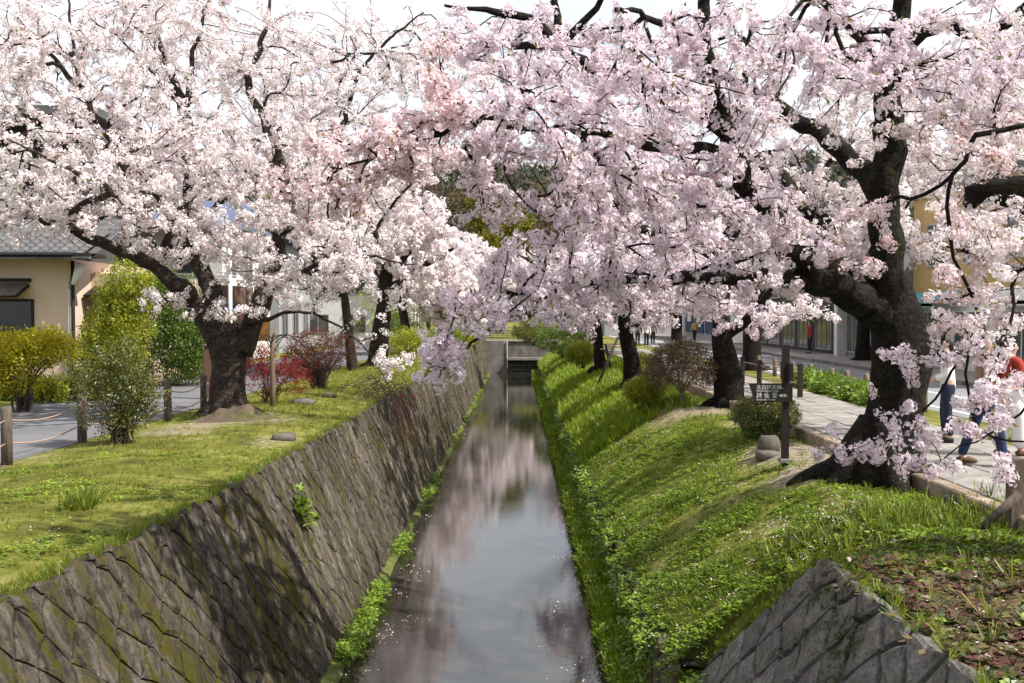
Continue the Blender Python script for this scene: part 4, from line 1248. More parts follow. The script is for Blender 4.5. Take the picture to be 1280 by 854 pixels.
# ------------------------------------------------------------------ shrubs, hedges, grass
def shrub(name, label, base, clumps, mat, protos=PRO_LEAF, size=(.1, .16), dens=1.0, stems=7, cat='shrub', group=None, stem_mat='twig_bark', stem_r=.012, shell=.45, squash=.85):
    """clumps: (dx, dy, dz, rx, ry, rz, n) relative to the base"""
    base = Vector(base)
    root = empty(name, base, label, cat, group)
    pts = []
    for (dx, dy, dz, rx, ry, rz, n) in clumps:
        u = rng.normal(size=(n, 3)); u /= np.linalg.norm(u, axis=1)[:, None]
        u *= (rng.uniform(0, 1, n) ** shell)[:, None]
        u *= (1 + .22 * np.array([mnoise.noise(Vector(tuple(q * 2.3 + dx))) for q in u]))[:, None]
        pts.append(u * np.array([rx, ry, rz]) + np.array([dx, dy, dz]))
    pts = np.concatenate(pts)
    pts = pts[pts[:, 2] > .03]
    n = len(pts)
    o = bake_quads('foliage', protos, pts, rng.uniform(size[0], size[1], n), rand_rot(n), mat, root, .2)
    put(o, kind='stuff')
    mb = MB()
    for k in range(stems):
        q = pts[rng.integers(0, n)]
        a = np.array([rng.normal(0, .08), rng.normal(0, .08), -.05])
        m = (a + q) / 2 + np.array([0, 0, .1 * q[2]])
        V, F = tube_geo(spline([a, m * np.array([.7, .7, 1]), q], .15), list(np.linspace(stem_r, stem_r * .35, len(spline([a, m * np.array([.7, .7, 1]), q], .15)))), 5, False)
        mb.add(V, F, 0, True)
    o = mb.build('stems', stem_mat, root); put(o, kind='stuff')
    return root
# left: nandina by the fence
p = G(150, 556, 2.5)
shrub('shrub', 'airy bronze green shrub of upright stems growing at the rope fence', p, [(0, 0, .95, .60, .5, .55, 330), (-.35, 0, 1.1, .35, .35, .35, 110), (.35, 0, .8, .35, .3, .4, 130), (0, 0, 1.45, .4, .35, .25, 90), (.05, 0, .35, .4, .35, .25, 90), (-.1, .1, .7, .75, .5, .6, 260)], 'leaf_bronze', PRO_LEAF, (.09, .17), stems=60, stem_r=.011)
p = G(28, 515, 2.45)
shrub('tree_shrub', 'golden yellow leaved bush in front of the beige house window', p, [(0, 0, 1.3, 1.15, .8, .50, 620), (.55, 0, 1.45, .6, .6, .35, 230), (-.8, 0, 1.2, .7, .7, .5, 260), (-.3, 0, .7, .8, .6, .35, 220)], 'leaf_gold', PRO_LEAF, (.15, .25), stems=16, cat='bush', stem_r=.03)
p = G(172, 492, 2.45); p.x, p.y = -10.9, 26.8
shrub('climbing_hedge', 'tall lime yellow flowering hedge beside the house corner', p, [(0, 0, 1.4, .95, .8, 1.4, 1100), (.3, 0, 2.8, .8, .6, .8, 420), (-.6, -.3, .8, .6, .5, .8, 260)], 'leaf_lime', PRO_LEAF, (.18, .28), stems=12, cat='hedge')
p = Vector((-10.3, 29.2, 2.45))
shrub('climbing_hedge', 'tall dense green hedge between the lime hedge and the forked cherry trunk', p, [(0, 0, 1.7, 1.25, 1.0, 1.75, 1500), (.6, 0, 1.0, .9, .9, 1.2, 600), (-.3, 0, 2.9, .7, .7, .6, 300)], 'leaf_green', PRO_LEAF, (.18, .28), stems=8, cat='hedge')
for k, (px, py, rr_, m_, lab) in enumerate(((60, 503, .5, 'leaf_lime', 'low lime plant at the foot of the house wall'), (20, 500, .4, 'leaf_green', 'small dark plant under the golden bush'), (105, 500, .6, 'leaf_bronze', 'low bronze plant by the house corner'))):
    p = G(px, py, 2.45)
    shrub('low_plant', lab, p, [(0, 0, rr_ * .5, rr_, rr_ * .7, rr_ * .6, 140)], m_, PRO_LONG, (.2, .34), stems=4, cat='plant')
# red shrubs
p = G(335, 508, 2.5)
shrub('shrub', 'small shrub of bright red young leaves behind the slim support trunk', p, [(0, 0, .75, .55, .45, .55, 190), (.6, 0, .7, .45, .35, .4, 110), (-.1, 0, 1.2, .3, .3, .25, 40)], 'leaf_red', PRO_LEAF, (.10, .17), stems=30, stem_r=.010)
p = G(400, 490, 2.5)
shrub('weeping_shrub', 'weeping shrub of fine dark red twigs beyond the bright red one', p, [(0, 0, 1.15, 1.0, .7, .60, 480), (-.5, 0, .8, .6, .5, .45, 160)], 'leaf_maroon', PRO_LONG, (.09, .15), stems=190, stem_r=.008, shell=.3)
# overhanging twigs at the wall top
p = G(478, 500, 2.5)
rootw = empty('hanging_twigs', p, 'thin leafless twigs trailing over the stone wall edge', 'shrub')
mb = MB()
for k in range(60):
    a = Vector((rng.normal(-.3, .3), rng.normal(0, .7), rng.uniform(.0, .5)))
    dx = rng.uniform(.25, .9); l = rng.uniform(.4, 1.3)
    Pq = [a, a + Vector((dx * .5, rng.normal(0, .1), .12)), a + Vector((dx, rng.normal(0, .2), -l * .4)), a + Vector((dx * 1.1, rng.normal(0, .3), -l))]
    mb.tube(spline(Pq, .15), .006, 4, cap=False)
mb.build('twig', 'twig_bark', rootw)
pp = np.array([(rng.normal(.5, .25), rng.normal(0, .6), rng.uniform(-1.0, .2)) for _ in range(240)])
put(bake_quads('buds', PRO_LONG, pp, rng.uniform(.04, .07, 240), rand_rot(240), 'leaf_red', rootw), kind='stuff')

# right: clipped bushes
def globe(name, label, px, py, z, w, h, mat, n, size=(.10, .16), bare=False, dpt=None, cat='bush', protos=PRO_BOX, stems=20):
    p = G(px, py, z)
    r = w / 2
    return shrub(name, label, p, [(0, 0, h * .56, r, r * .9, h * .46, n)], mat, protos, size, stems=stems, cat=cat, shell=.22 if not bare else .3, stem_r=.014 if not bare else .022, stem_mat='pale_stem' if bare else 'twig_bark')
def dome_bush(label, px, py, z, w, h):
    """short stem, forking limbs and a close shell of fine bare twigs"""
    p = G(px, py, z)
    root = empty('clipped_bush', p, label, 'bush')
    mb, tw = MB(), MB()
    mb.tube([Vector((0, 0, -.1)), Vector((.02, 0, h * .22))], [.06, .05], 8)
    ctr = Vector((0, 0, h * .56))
    for k in range(9):
        a = 6.283 * k / 9 + rng.uniform(-.3, .3)
        e1 = Vector((math.cos(a) * w * .24, math.sin(a) * w * .24, h * rng.uniform(.42, .58)))
        mb.tube(spline([Vector((0, 0, h * .18)), Vector((math.cos(a) * w * .10, math.sin(a) * w * .10, h * .33)), e1], .12), .022, 6)
        for q in range(7):
            u = Vector((math.cos(a) + rng.normal(0, .5), math.sin(a) + rng.normal(0, .5), rng.normal(.35, .6))).normalized()
            e2 = ctr + Vector((u.x * w * .36, u.y * w * .36, max(-.30, u.z) * h * .34))
            tw.tube(spline([e1, (e1 + e2) / 2 + Vector((0, 0, .04)), e2], .15), .011, 5, cap=False)
            for r_ in range(9):
                u2 = (u + Vector(tuple(rng.normal(0, .42, 3)))).normalized()
                k2 = rng.uniform(.93, 1.04)
                e3 = ctr + Vector((u2.x * w * .5 * k2, u2.y * w * .5 * k2, max(-.62, u2.z) * h * .46 * k2))
                tw.tube([e2, (e2 + e3) / 2 + Vector(tuple(rng.normal(0, .03, 3))), e3], .0065, 4, cap=False)
    mb.build('limbs', 'pale_stem', root)
    put(tw.build('twigs', 'pale_stem', root), kind='stuff')
    u = rng.normal(size=(900, 3)); u /= np.linalg.norm(u, axis=1)[:, None]
    u = u[u[:, 2] > -.6]
    P = u * np.array([w * .49, w * .49, h * .45]) * rng.uniform(.8, 1.02, (len(u), 1)) + np.array([0, 0, h * .56])
    put(bake_quads('twig_tips', PRO_LONG, P, rng.uniform(.08, .13, len(P)), rand_rot(len(P)), 'leaf_brown', root), kind='stuff')
dome_bush('round leafless clipped bush with pale fanning branches on bare soil', 852, 507, 2.3, 1.85, 1.6)
globe('clipped_bush', 'low olive clipped bush directly behind the sign post', 957, 548, 2.3, 1.15, .80, 'leaf_bronze', 1300, (.11, .17), stems=10)
globe('clipped_bush', 'bright green clipped hedge block between the propped cherry and the round bush', 803, 478, 2.3, 1.3, .95, 'leaf_lime', 900, (.14, .2))
globe('clipped_bush', 'yellow green round bush beside the leaning support poles', 728, 459, 2.25, 1.6, 1.1, 'leaf_lime', 800, (.16, .24))
globe('clipped_bush', 'small lime bush on the slope below the round leafless bush', 806, 508, 2.2, 1.0, .75, 'leaf_lime', 700, (.12, .18))
globe('clipped_bush', 'dark green mound of shrubs at the far slope top by the weir', 705, 447, 2.2, 3.4, 1.8, 'leaf_green', 700, (.2, .32))
globe('clipped_bush', 'grey green shrub mass under the far cherry by the slope path', 668, 432, 2.4, 3, 1.9, 'leaf_bronze', 500, (.25, .4))
for k, (x, y_, w, h, m_, lab) in enumerate(((-5.2, 47, 2.6, 1.5, 'leaf_lime', 'lime bush under the distant cherry on the left bank'), (-6.4, 55, 3.6, 2.6, 'leaf_green', 'green bush mass by the lane before the weir'),
                                           (-4.6, 60, 2.6, 1.3, 'leaf_green', 'low dark green hedge near the far left wall end'), (-3.6, 73, 3.0, 1.2, 'leaf_lime', 'pale green bush at the left end of the weir'), (1.5, 82, 4.5, 1.2, 'leaf_lime', 'low pale hedge behind the weir railing'),
                                           (-8.4, 62, 4.0, 4.2, 'leaf_lime', 'tall lime green shrub behind the lane fence'))):
    shrub('bush', lab, (x, y_, Z_L), [(0, 0, h * .5, w / 2, w / 2, h * .55, 420)], m_, PRO_LEAF, (.22, .36), stems=4, cat='bush')
# plants on the small verge beyond the path
for k, y_ in enumerate((22.6, 24.6, 26.8, 29.2)):
    shrub('verge_plant', ('grassy green verge plant at the foot of the nearest short fence post', 'leafy green verge plant before the second short post', 'leafy green verge plant before the third short post', 'low green verge plant before the farthest short post')[k],
          (8.3 + .05 * k, y_, Z_R), [(0, 0, .16, .5, .95, .28, 260)], 'weed', PRO_LONG, (.22, .36), stems=2, cat='plant')

def scatter(n, region, dens=None):
    """random points (x, y, z) on the land; region(y) -> (x0, x1); y limits weighted to the near side"""
    out = []
    while len(out) < n:
        m = n
        u = rng.uniform(0, 1, m)
        y0, y1 = region[0], region[1]
        ys = y0 * (y1 / y0) ** u if region[3] else y0 + (y1 - y0) * u
        for yv in ys:
            x0, x1 = region[2](yv)
            if x1 <= x0: continue
            xv = rng.uniform(x0, x1)
            if dens is not None and rng.uniform() > dens(xv, yv): continue
            out.append((xv, yv, height(xv, yv) - .01))
            if len(out) >= n: break
    return np.array(out)
def dl(x, y): return max(0, (1 - 2.2 * dirt(x, y))) * (.35 + .65 * (nz(x, y, .55, 8) * .5 + .5) * 1.6)
# left bank grass: short and patchy
pts = scatter(8000, (5.5, 45, lambda y: (-7.2, topL(y) - .02), True), lambda x, y: .55 * dl(x, y))
sc = rng.uniform(.025, .07, len(pts)) * (1 + .04 * np.maximum(0, pts[:, 1] - 10))
put(bake_quads('grass', PRO_TUFT, pts, sc, rand_rot(len(pts), .15), 'grass_lawn', None, .22), 'short yellow green grass on the left bank', 'grass', kind='stuff')
pts = scatter(1500, (6, 30, lambda y: (-7.0, topL(y) - .1), True), lambda x, y: (1 if nz(x, y, .7, 21) > .12 else .06) * dl(x, y))
put(bake_quads('weeds', PRO_WEED, pts, rng.uniform(.05, .11, len(pts)), rand_rot(len(pts), .1), 'weed', None, .2), 'small leafy weeds in patches on the left bank', 'weeds', kind='stuff')
pts = np.array([(G(100, 640, 2.5)[0] + rng.normal(0, .10), G(100, 640, 2.5)[1] + rng.normal(0, .12), 2.52) for _ in range(40)])
put(bake_quads('tall_grass', PRO_TUFT, pts, rng.uniform(.13, .24, len(pts)), rand_rot(len(pts), .2), 'grass', None, .2), 'tall grass tuft standing in the short left lawn', 'grass', kind='stuff')
pts = np.array([(topL(yv) + rng.uniform(-.16, .03), yv, 2.5) for yv in 5.0 * (70 / 5.0) ** rng.uniform(0, 1, 2600)])
put(bake_quads('edge_grass', PRO_TUFT, pts, rng.uniform(.04, .10, len(pts)), rand_rot(len(pts), .5), 'grass', None, .22), 'ragged grass fringe along the long wall top', 'grass', kind='stuff')
# right slope
def slope(y): 
    return (lowR(y)[0] + .02, brow(y) + .4)
pts = scatter(15000, (24, 74, lambda y: slope(y), True), lambda x, y: 1 if dirt(x, y) < .3 else .2)
sc = rng.uniform(.14, .30, len(pts)) * (1 + .012 * np.maximum(0, pts[:, 1] - 25))
put(bake_quads('tall_grass', PRO_TUFT, pts, sc, rand_rot(len(pts), .2), 'grass_lush', None, .2), 'lush bright green grass covering the far part of the canal slope', 'grass', kind='stuff')
pts = scatter(13000, (8.5, 26, lambda y: (lowR(y)[0], 5.0), True), lambda x, y: max(.03, 1 - 2.2 * dirt(x, y)) * (.22 + .78 * (nz(x, y, 1.3, 4) + .5 * nz(x, y, 3.1, 9) > -.08)))
put(bake_quads('ground_cover', PRO_WEED, pts, rng.uniform(.04, .095, len(pts)) * (1 + .015 * (pts[:, 1] - 9)), rand_rot(len(pts), .12), 'weed', None, .2), 'short clover like ground cover on the near part of the canal slope', 'plants', kind='stuff')
pts = scatter(4800, (8.5, 27, lambda y: (lowR(y)[0], 5.0), True), lambda x, y: max(.05, 1 - 2.1 * dirt(x, y)) * (.25 + .75 * (nz(x, y, 1.1, 41) > 0)))
put(bake_quads('grass', PRO_TUFT, pts, rng.uniform(.04, .10, len(pts)) * (1 + .02 * (pts[:, 1] - 9)), rand_rot(len(pts), .2), 'grass_slope', None, .2), 'short grass mixed into the near part of the canal slope', 'grass', kind='stuff')
# strip at the water's foot on the right
def strip(n, y0, y1, x0, x1, z0, z1, s0, s1, mat, protos, name, label):
    u = rng.uniform(0, 1, n); ys = y0 * (y1 / y0) ** u
    xs = rng.uniform(x0, x1, n); zz = rng.uniform(z0, z1, n)
    m = np.array([nz(a, b, .8, 31) > -.35 + .2 * (a > 0) * 0 for a, b in zip(xs, ys)])
    P = np.stack([xs, ys, zz], 1)[m]
    put(bake_quads(name, protos, P, rng.uniform(s0, s1, len(P)) * (1 + .012 * P[:, 1]), rand_rot(len(P), .35), mat, None, .2), label, 'plants', kind='stuff')
bank = MB()
ysn = list(np.arange(2, CANAL_END, .8))
V, F = [], []
for yv in ysn:
    w = 1.10 + .09 * nz(0, yv, .8, 2)
    V += [(w, yv, -.12), (w + .10, yv, .07 + .03 * nz(3, yv, 1.1)), (1.62, yv, .26)]
for j in range(len(ysn) - 1):
    for i in range(2): F.append((j * 3 + i, j * 3 + i + 1, j * 3 + 4 + i, j * 3 + 3 + i))
put(obj_from('bank_ledge', V, F, 'soil', smooth=True), kind='structure')
strip(3600, 9.5, 76, 1.12, 1.56, .04, .28, .06, .12, 'weed', PRO_WEED, 'waterside_plants', 'leafy plants fringing the water under the low wall')
strip(5000, 9.5, 76, 1.10, 1.50, .02, .20, .08, .19, 'grass_lush', PRO_TUFT, 'waterside_grass', 'narrow band of lime grass at the water edge under the low wall')
strip(260, 9.6, 10.9, 1.5, 2.05, .15, .85, .06, .13, 'weed', PRO_WEED, 'corner_weeds', 'bright weeds filling the angle between low wall and corner wall')
strip(1500, 11, 60, 1.38, 1.56, .3, .9, .05, .12, 'weed', PRO_WEED, 'wall_creepers', 'green creepers hanging on the low brown wall')
V, F = [], []
for yv in ysn:
    w = -2.15 + .07 * nz(0, yv, .8, 7)
    V += [(-2.6, yv, .16), (w - .10, yv, .06 + .03 * nz(3, yv, 1.1)), (w, yv, -.12)]
for j in range(len(ysn) - 1):
    for i in range(2): F.append((j * 3 + i, j * 3 + i + 1, j * 3 + 4 + i, j * 3 + 3 + i))
put(obj_from('bank_ledge', V, F, 'moss_soil', smooth=True), kind='structure')
def strip_left():
    P = []
    for _ in range(2400):
        yv = 9.5 * (74 / 9.5) ** rng.uniform()
        if nz(0, yv, .55, 12) < (-.1 if yv < 15 else .10): continue
        P.append((rng.uniform(-2.36, -2.08), yv, rng.uniform(.05, .2)))
    P = np.array(P)
    put(bake_quads('waterside_plants', PRO_WEED, P, rng.uniform(.06, .125, len(P)) * (1 + .006 * P[:, 1]), rand_rot(len(P), .35), 'weed', None, .2), 'leafy plants along the foot of the long leaning wall', 'plants', kind='stuff')
strip_left()
# fern in the drain hole of the left wall, tuft on the wall
for k, (s, t_, n, lab) in enumerate(((13.4, 2.2, 34, 'green fern tuft growing out of the long wall'),)):
    P = np.array([np.array(surfL(s + rng.normal(0, .10), t_ + rng.normal(0, .12), .05 + rng.uniform(0, .1))) for _ in range(n)])
    put(bake_quads('fern', PRO_WEED, P, rng.uniform(.10, .2, n), rand_rot(n, .5), 'weed', None, .2), lab, 'plant', kind=None)
# red-leaved ground plants in the near corner
def corner(n, mats, s, lab, dens, nm, protos):
    pts = scatter(n, (5.2, 11.5, lambda y: (max(2.8, lowR(y)[0] + .1), 5.4), False), dens)
    put(bake_quads(nm, protos, pts, rng.uniform(s[0], s[1], n), rand_rot(n, .25), mats, None, .25), lab, 'plants', kind='stuff')
corner(2000, 'red_leaf', (.045, .10), 'dark red and olive leaved ground plants in the near corner', lambda x, y: max(.05, min(1, (10.4 - y) * .5)) * (.25 + .75 * (nz(x, y, 1.5, 5) > -.05)), 'ground_plants', PRO_BROAD)
corner(1500, 'weed', (.045, .10), 'leafy green plants between the big cherry trunk and the corner wall', lambda x, y: max(.06, 1 - abs(y - 10.3) / 1.8), 'green_plants', PRO_BROAD)
corner(420, 'grass', (.10, .24), 'long grass blades below the big cherry trunk', lambda x, y: max(.03, 1 - abs(y - 10.8) / 1.6), 'long_grass', PRO_TUFT)
pts = scatter(1800, (5.2, 11.5, lambda y: (max(2.8, lowR(y)[0] + .1), 5.4), False), lambda x, y: max(.12, min(1, (10.6 - y) * .5)))
put(bake_quads('leaf_litter', PRO_FLAT, pts, rng.uniform(.10, .2, len(pts)), rand_rot(len(pts), .15), 'leaf_brown', None, .3), 'dry brown leaf litter in the near corner', 'leaves', kind='stuff')
pts = np.array([(2.78 + rng.uniform(-.10, .12), yv, 2.34) for yv in rng.uniform(4, 8.9, 110)] + [(1.54 + 1.22 * u_ + rng.uniform(-.03, .10), 11.2 - 2.3 * u_ + rng.uniform(0, .15), 2.33 * u_ + .02) for u_ in rng.uniform(.3, 1, 190)])
put(bake_quads('edge_grass', PRO_TUFT, pts, rng.uniform(.05, .13, len(pts)), rand_rot(len(pts), .5), 'grass_slope', None, .22), 'grass fringe spilling over the corner wall edge', 'grass', kind='stuff')
# fallen petals
pts = np.concatenate([scatter(500, (5.2, 12, lambda y: (max(3.0, lowR(y)[0] + .3), 5.4), False)), scatter(280, (9, 24, lambda y: (lowR(y)[0], 5), True), lambda x, y: 1 if nz(x, y, 1.1, 61) > .15 else .08), scatter(30, (7, 24, lambda y: (-6.9, topL(y) - .1), True))])
pts[:, 2] += .02
put(bake_quads('fallen_petals', PRO_FALLEN, pts, rng.uniform(.3, .5, len(pts)), rand_rot(len(pts), .05), 'fallen', None, .2), 'pale fallen petals strewn over the banks', 'petals', kind='stuff')

pts = np.array([(sx * (w_ - abs(rng.normal(0, .28))) + (-.5), yv, .004) for yv in 9.5 * (45 / 9.5) ** rng.uniform(0, 1, 70) for sx, w_ in [((-1, 1.6) if rng.uniform() < .6 else (1, 1.55))]])
put(bake_quads('floating_petals', PRO_FALLEN, pts, rng.uniform(.35, .6, len(pts)), rand_rot(len(pts), .0), 'fallen', None, .2), 'pale petals drifting on the canal water', 'petals', kind='stuff')
# rocks
def rock(name, label, p, s, mat='rock', seed=0, cat='rock', flat=.7):
    V, F = [], []
    n, m = 10, 6
    for j in range(m + 1):
        ph = math.pi * j / m
        for i in range(n):
            th = 2 * math.pi * i / n
            v = Vector((math.sin(ph) * math.cos(th), math.sin(ph) * math.sin(th), math.cos(ph)))
            v = Vector([math.copysign(abs(c) ** .6, c) for c in v])
            k = 1 + .16 * mnoise.noise(v * 1.7 + Vector((seed, 0, 0)))
            V.append((v.x * s[0] * k, v.y * s[1] * k, v.z * s[2] * k))
    for j in range(m):
        for i in range(n):
            a, b = j * n + i, j * n + (i + 1) % n
            F.append((a, a + n, b + n, b))
    o = obj_from(name, V, F, mat)
    for q in o.data.polygons: q.use_smooth = True
    o.location = p
    return put(o, label, cat)
p = G(964, 566, 2.3)
rock('rock', 'grey squared stone block sitting beside the foot of the sign post', (p.x, p.y + .15, 2.40), (.175, .16, .165), seed=2)
p = G(964, 568, 2.3)
rock('rock', 'flat base stone under the squared block by the sign post', (p.x - .02, p.y + .1, 2.27), (.21, .19, .08), seed=8)
for k, (px, py, s, lab) in enumerate(((378, 508, .26, 'pale flat stone lying left of the slim support trunk'), (412, 500, .18, 'small dark stone near the weeping shrub'), (355, 553, .2, 'brown earth stone at the wall brow below the forked tree'), (1205, 622, .25, 'brown stone at the path edge below the walkers'))):
    z = 2.5 if px < 600 else (1.0 if px == 862 else 2.38)
    p = G(px, py, z)
    rock('rock', lab, (p.x, p.y, height(p.x, p.y) + .03), (s, s * .7, s * .38), seed=10 + k)
# mound of roots and earth round the forked tree
p = G(300, 528, 2.5)
V, F = [], []
for j_ in range(29):
    for i_ in range(29):
        u, w_ = (i_ - 14) / 14, (j_ - 14) / 14
        q = math.exp(-2.6 * (u * u + w_ * w_)) - .075
        ridge = abs(nz(u * 3.1, w_ * 3.1, 1, 7)) + .5 * abs(nz(u * 7, w_ * 7, 1, 2))
        V.append((u * 1.15, w_ * .85, .40 * q * (.55 + .8 * ridge) + .03 * nz(u * 12, w_ * 12, 1, 4) - .01))
for j_ in range(28):
    for i_ in range(28): F.append((j_ * 29 + i_, j_ * 29 + i_ + 1, j_ * 29 + 30 + i_, j_ * 29 + 29 + i_))
o = obj_from('earth_mound', V, F, 'soil', smooth=True)
o.location = (p.x, p.y, 2.5)
put(o, 'dark mound of earth and roots at the forked cherry foot', 'mound')

# ------------------------------------------------------------------ rope fence on the left
f = empty('rope_fence', (-6.95, 13.6, Z_L), 'fence of dark round posts joined by two pink ropes along the lane', 'fence')
f.location = (0, 0, 0)
fp = [G(-85, 640, Z_L), G(9, 581, Z_L), G(103, 553, Z_L), G(210, 528, Z_L), G(255, 516, Z_L), G(318, 502, Z_L)]
fp = [Vector((min(q.x, -6.6), q.y, Z_L)) for q in fp]
for q in fp:
    MB().tube([q + Vector((0, 0, -.1)), q + Vector((0, 0, .78)), q + Vector((0, 0, .80))], [.075, .072, .055], 12).build('post', 'weathered_wood', f)
for h in (.62, .30):
    for a, b in zip(fp[:-1], fp[1:]):
        P = [a.lerp(b, k / 8) + Vector((0, 0, h - .10 * math.sin(math.pi * k / 8))) for k in range(9)]
        MB().tube(P, .011, 5).build('rope', 'rope', f)
# slim support trunk and white pole
p = G(340, 512, 2.5)
sv = empty('young_tree', p, 'slim bare trunk of a young tree in front of the red shrub', 'tree')
MB().tube([Vector((0, 0, -.1)), Vector((.03, 0, .6)), Vector((.0, 0, 1.2)), Vector((.08, .05, 1.7))], [.07, .055, .045, .03], 8).build('trunk', 'pale_stem', sv)
mb = MB()
for k in range(9):
    a = rng.uniform(0, 6.28)
    e = Vector((math.cos(a), math.sin(a), 0))
    mb.tube(spline([Vector((.05, .03, 1.2 + .05 * k)), Vector((.05, 0, 1.6)) + e * .3, e * .8 + Vector((0, 0, 1.3))], .2), .012, 5)
mb.build('branches', 'twig_bark', sv)
p = G(287, 448, 2.45); p = Vector((-8.2, 28.3, 2.45))
pole = empty('white_pole', p, 'slender white pole seen through the fork of the near white cherry', 'pole')
MB().tube([Vector((0, 0, 0)), Vector((0, 0, 4.2))], .055, 10).build('shaft', 'white_paint', pole)
MB().box((0, 0, 4.22), (.16, .16, .08), bev=.02).build('cap', 'steel', pole)
q = Vector((-7.6, 24.4, 2.45))
red_post = empty('post', q, 'dull red square post by the lane behind the red shrub', 'post')
MB().box((0, 0, .65), (.20, .20, 1.3), bev=.02).build('shaft', 'brown_wall', red_post)
MB().box((0, 0, 1.33), (.26, .26, .06), bev=.015).build('cap', 'weathered_wood', red_post)

# ------------------------------------------------------------------ sign post
def text(name, body, size, loc, rot, mat, parent, align='LEFT', ext=.001):
    cu = bpy.data.curves.new(name, 'FONT')
    cu.body = body
    cu.size = size
    cu.extrude = ext
    cu.align_x = align
    cu.align_y = 'CENTER'
    cu.materials.append(MAT[mat])
    tmp = bpy.data.objects.new(name, cu)
    COL.objects.link(tmp)
    bpy.context.view_layer.update()
    me = bpy.data.meshes.new_from_object(tmp.evaluated_get(bpy.context.evaluated_depsgraph_get()))
    bpy.data.objects.remove(tmp)
    o = bpy.data.objects.new(name, me)
    COL.objects.link(o)
    o.location = loc
    o.rotation_euler = rot
    o.parent = parent
    return o
p = G(981, 578, 2.31)
sg = empty('direction_sign', p, 'dark brown wooden direction post with white lettered arrow board', 'sign')
mpp = p.y / FPX                                  # metres per pixel there
H = lambda py: (578 - py) * mpp
MB().box((0, 0, H(430) / 2 - .05), (.095, .095, H(430) + .1), bev=.008).build('post', 'sign_brown', sg)
MB().box((0, 0, .03), (.17, .17, .06), bev=.01).build('footing', 'concrete', sg)
xb = (986 - 981) * mpp
bl, br = -47 * mpp, .085
zt, zb = H(478.5), H(502)
V = [(bl, -.085, zt), (br, -.085, zt), (br, -.085, zb), (bl + 8 * mpp, -.085, zb)]
V += [(v[0], -.050, v[2]) for v in V]
bd = obj_from('arrow_board', V, [(0, 3, 2, 1), (4, 5, 6, 7), (0, 1, 5, 4), (1, 2, 6, 5), (2, 3, 7, 6), (3, 0, 4, 7)], 'sign_brown', sg)
MB().box((.035, .07, (H(453) + H(475)) / 2), (.05, .55, H(453) - H(475)), bev=.005).build('side_board', 'sign_brown', sg)
rot = (R(90), 0, 0)
text('lettering', '北白川天神', .075, (bl + 9 * mpp, -.088, zt - .062), rot, 'lamp_white', bd)
text('lettering', '0.4km', .040, (bl + 9 * mpp + .30, -.088, zt - .072), rot, 'lamp_white', bd)
text('lettering', 'Kitashirakawa Tenjin', .040, (bl + 9 * mpp, -.088, zt - .112), rot, 'lamp_white', bd)
text('lettering', '詩 仙 堂', .088, (bl + 9 * mpp, -.088, zt - .182), rot, 'lamp_white', bd)
text('lettering', '(一乗寺)', .048, (bl + 9 * mpp + .28, -.088, zt - .185), rot, 'lamp_white', bd)
text('lettering', 'Shisen-do Temple', .040, (bl + 9 * mpp, -.088, zt - .242), rot, 'lamp_white', bd)

# support poles of the third tree
for k, (px, py, tx, ty, lab) in enumerate(((742, 479, 771, 425, 'dark support pole leaning left of its pair under the propped cherry'), (766, 474, 757, 432, 'dark support pole crossing its pair under the propped cherry'))):
    a = G(px, py, 2.05); a.z = height(a.x, a.y) - .1
    b = D(tx, ty, a.y + .4)
    b = a + (b - a) * 1.05
    sp = empty('support_pole', a, lab, 'pole', 'poles propping the cherry')
    MB().tube([Vector((0, 0, 0)), b - a], [.055, .048], 8).build('shaft', 'dark_wood', sp)
    MB().tube([(b - a) * .84 + Vector((-.25, 0, 0)), (b - a) * .84 + Vector((.25, 0, .02))], .035, 6).build('lashing', 'rope', sp)

# short post fence along the road verge
f = empty('post_fence', (0, 0, 0), 'row of short wooden posts joined by wires at the road edge', 'fence')
ps = [Vector((8.8, d_, Z_R)) for d_ in (21.6, 23.4, 25.2, 26.7, 28.0, 30.0, 32.0, 34.2, 36.5)]
for q in ps:
    MB().tube([q + Vector((0, 0, -.1)), q + Vector((0, 0, .60)), q + Vector((0, 0, .62))], [.07, .07, .055], 10).build('post', 'pale_stem', f)
for h in (.5, .28):
    for a, b in zip(ps[:-1], ps[1:]):
        MB().tube([a.lerp(b, k / 6) + Vector((0, 0, h - .06 * math.sin(math.pi * k / 6))) for k in range(7)], .008, 4).build('wire', 'rope', f)
f = empty('post_fence', (0, 0, 0), 'dark posts with two white wires beside the stout cherry trunk', 'fence')
ps = [Vector((6.9 - .1 * k, 27.2 + 1.3 * k - 1.3, Z_R)) for k in range(3)]
ps = [D(928, 470, 29), D(949, 470, 26.8), D(1000, 470, 24.8)]
ps = [Vector((q.x, q.y, Z_R)) for q in ps]
for q in ps:
    MB().box(q + Vector((0, 0, .42)), (.11, .11, .95), bev=.01).build('post', 'dark_wood', f)
for h in (.75, .4):
    for a, b in zip(ps[:-1], ps[1:]):
        MB().tube([a + Vector((0, 0, h)), b + Vector((0, 0, h))], .014, 5).build('wire', 'rope', f)
# wooden post with brace at the near right edge
p = G(1268, 655, 2.38)
fe = empty('post', p, 'weathered wooden post with slanting brace at the path edge', 'post')
MB().box((0, 0, .28), (.13, .13, .80), bev=.012).build('shaft', 'weathered_wood', fe)
MB().tube([Vector((-.34, -.05, -.02)), Vector((.0, -.09, .33))], .045, 8).build('brace', 'weathered_wood', fe)

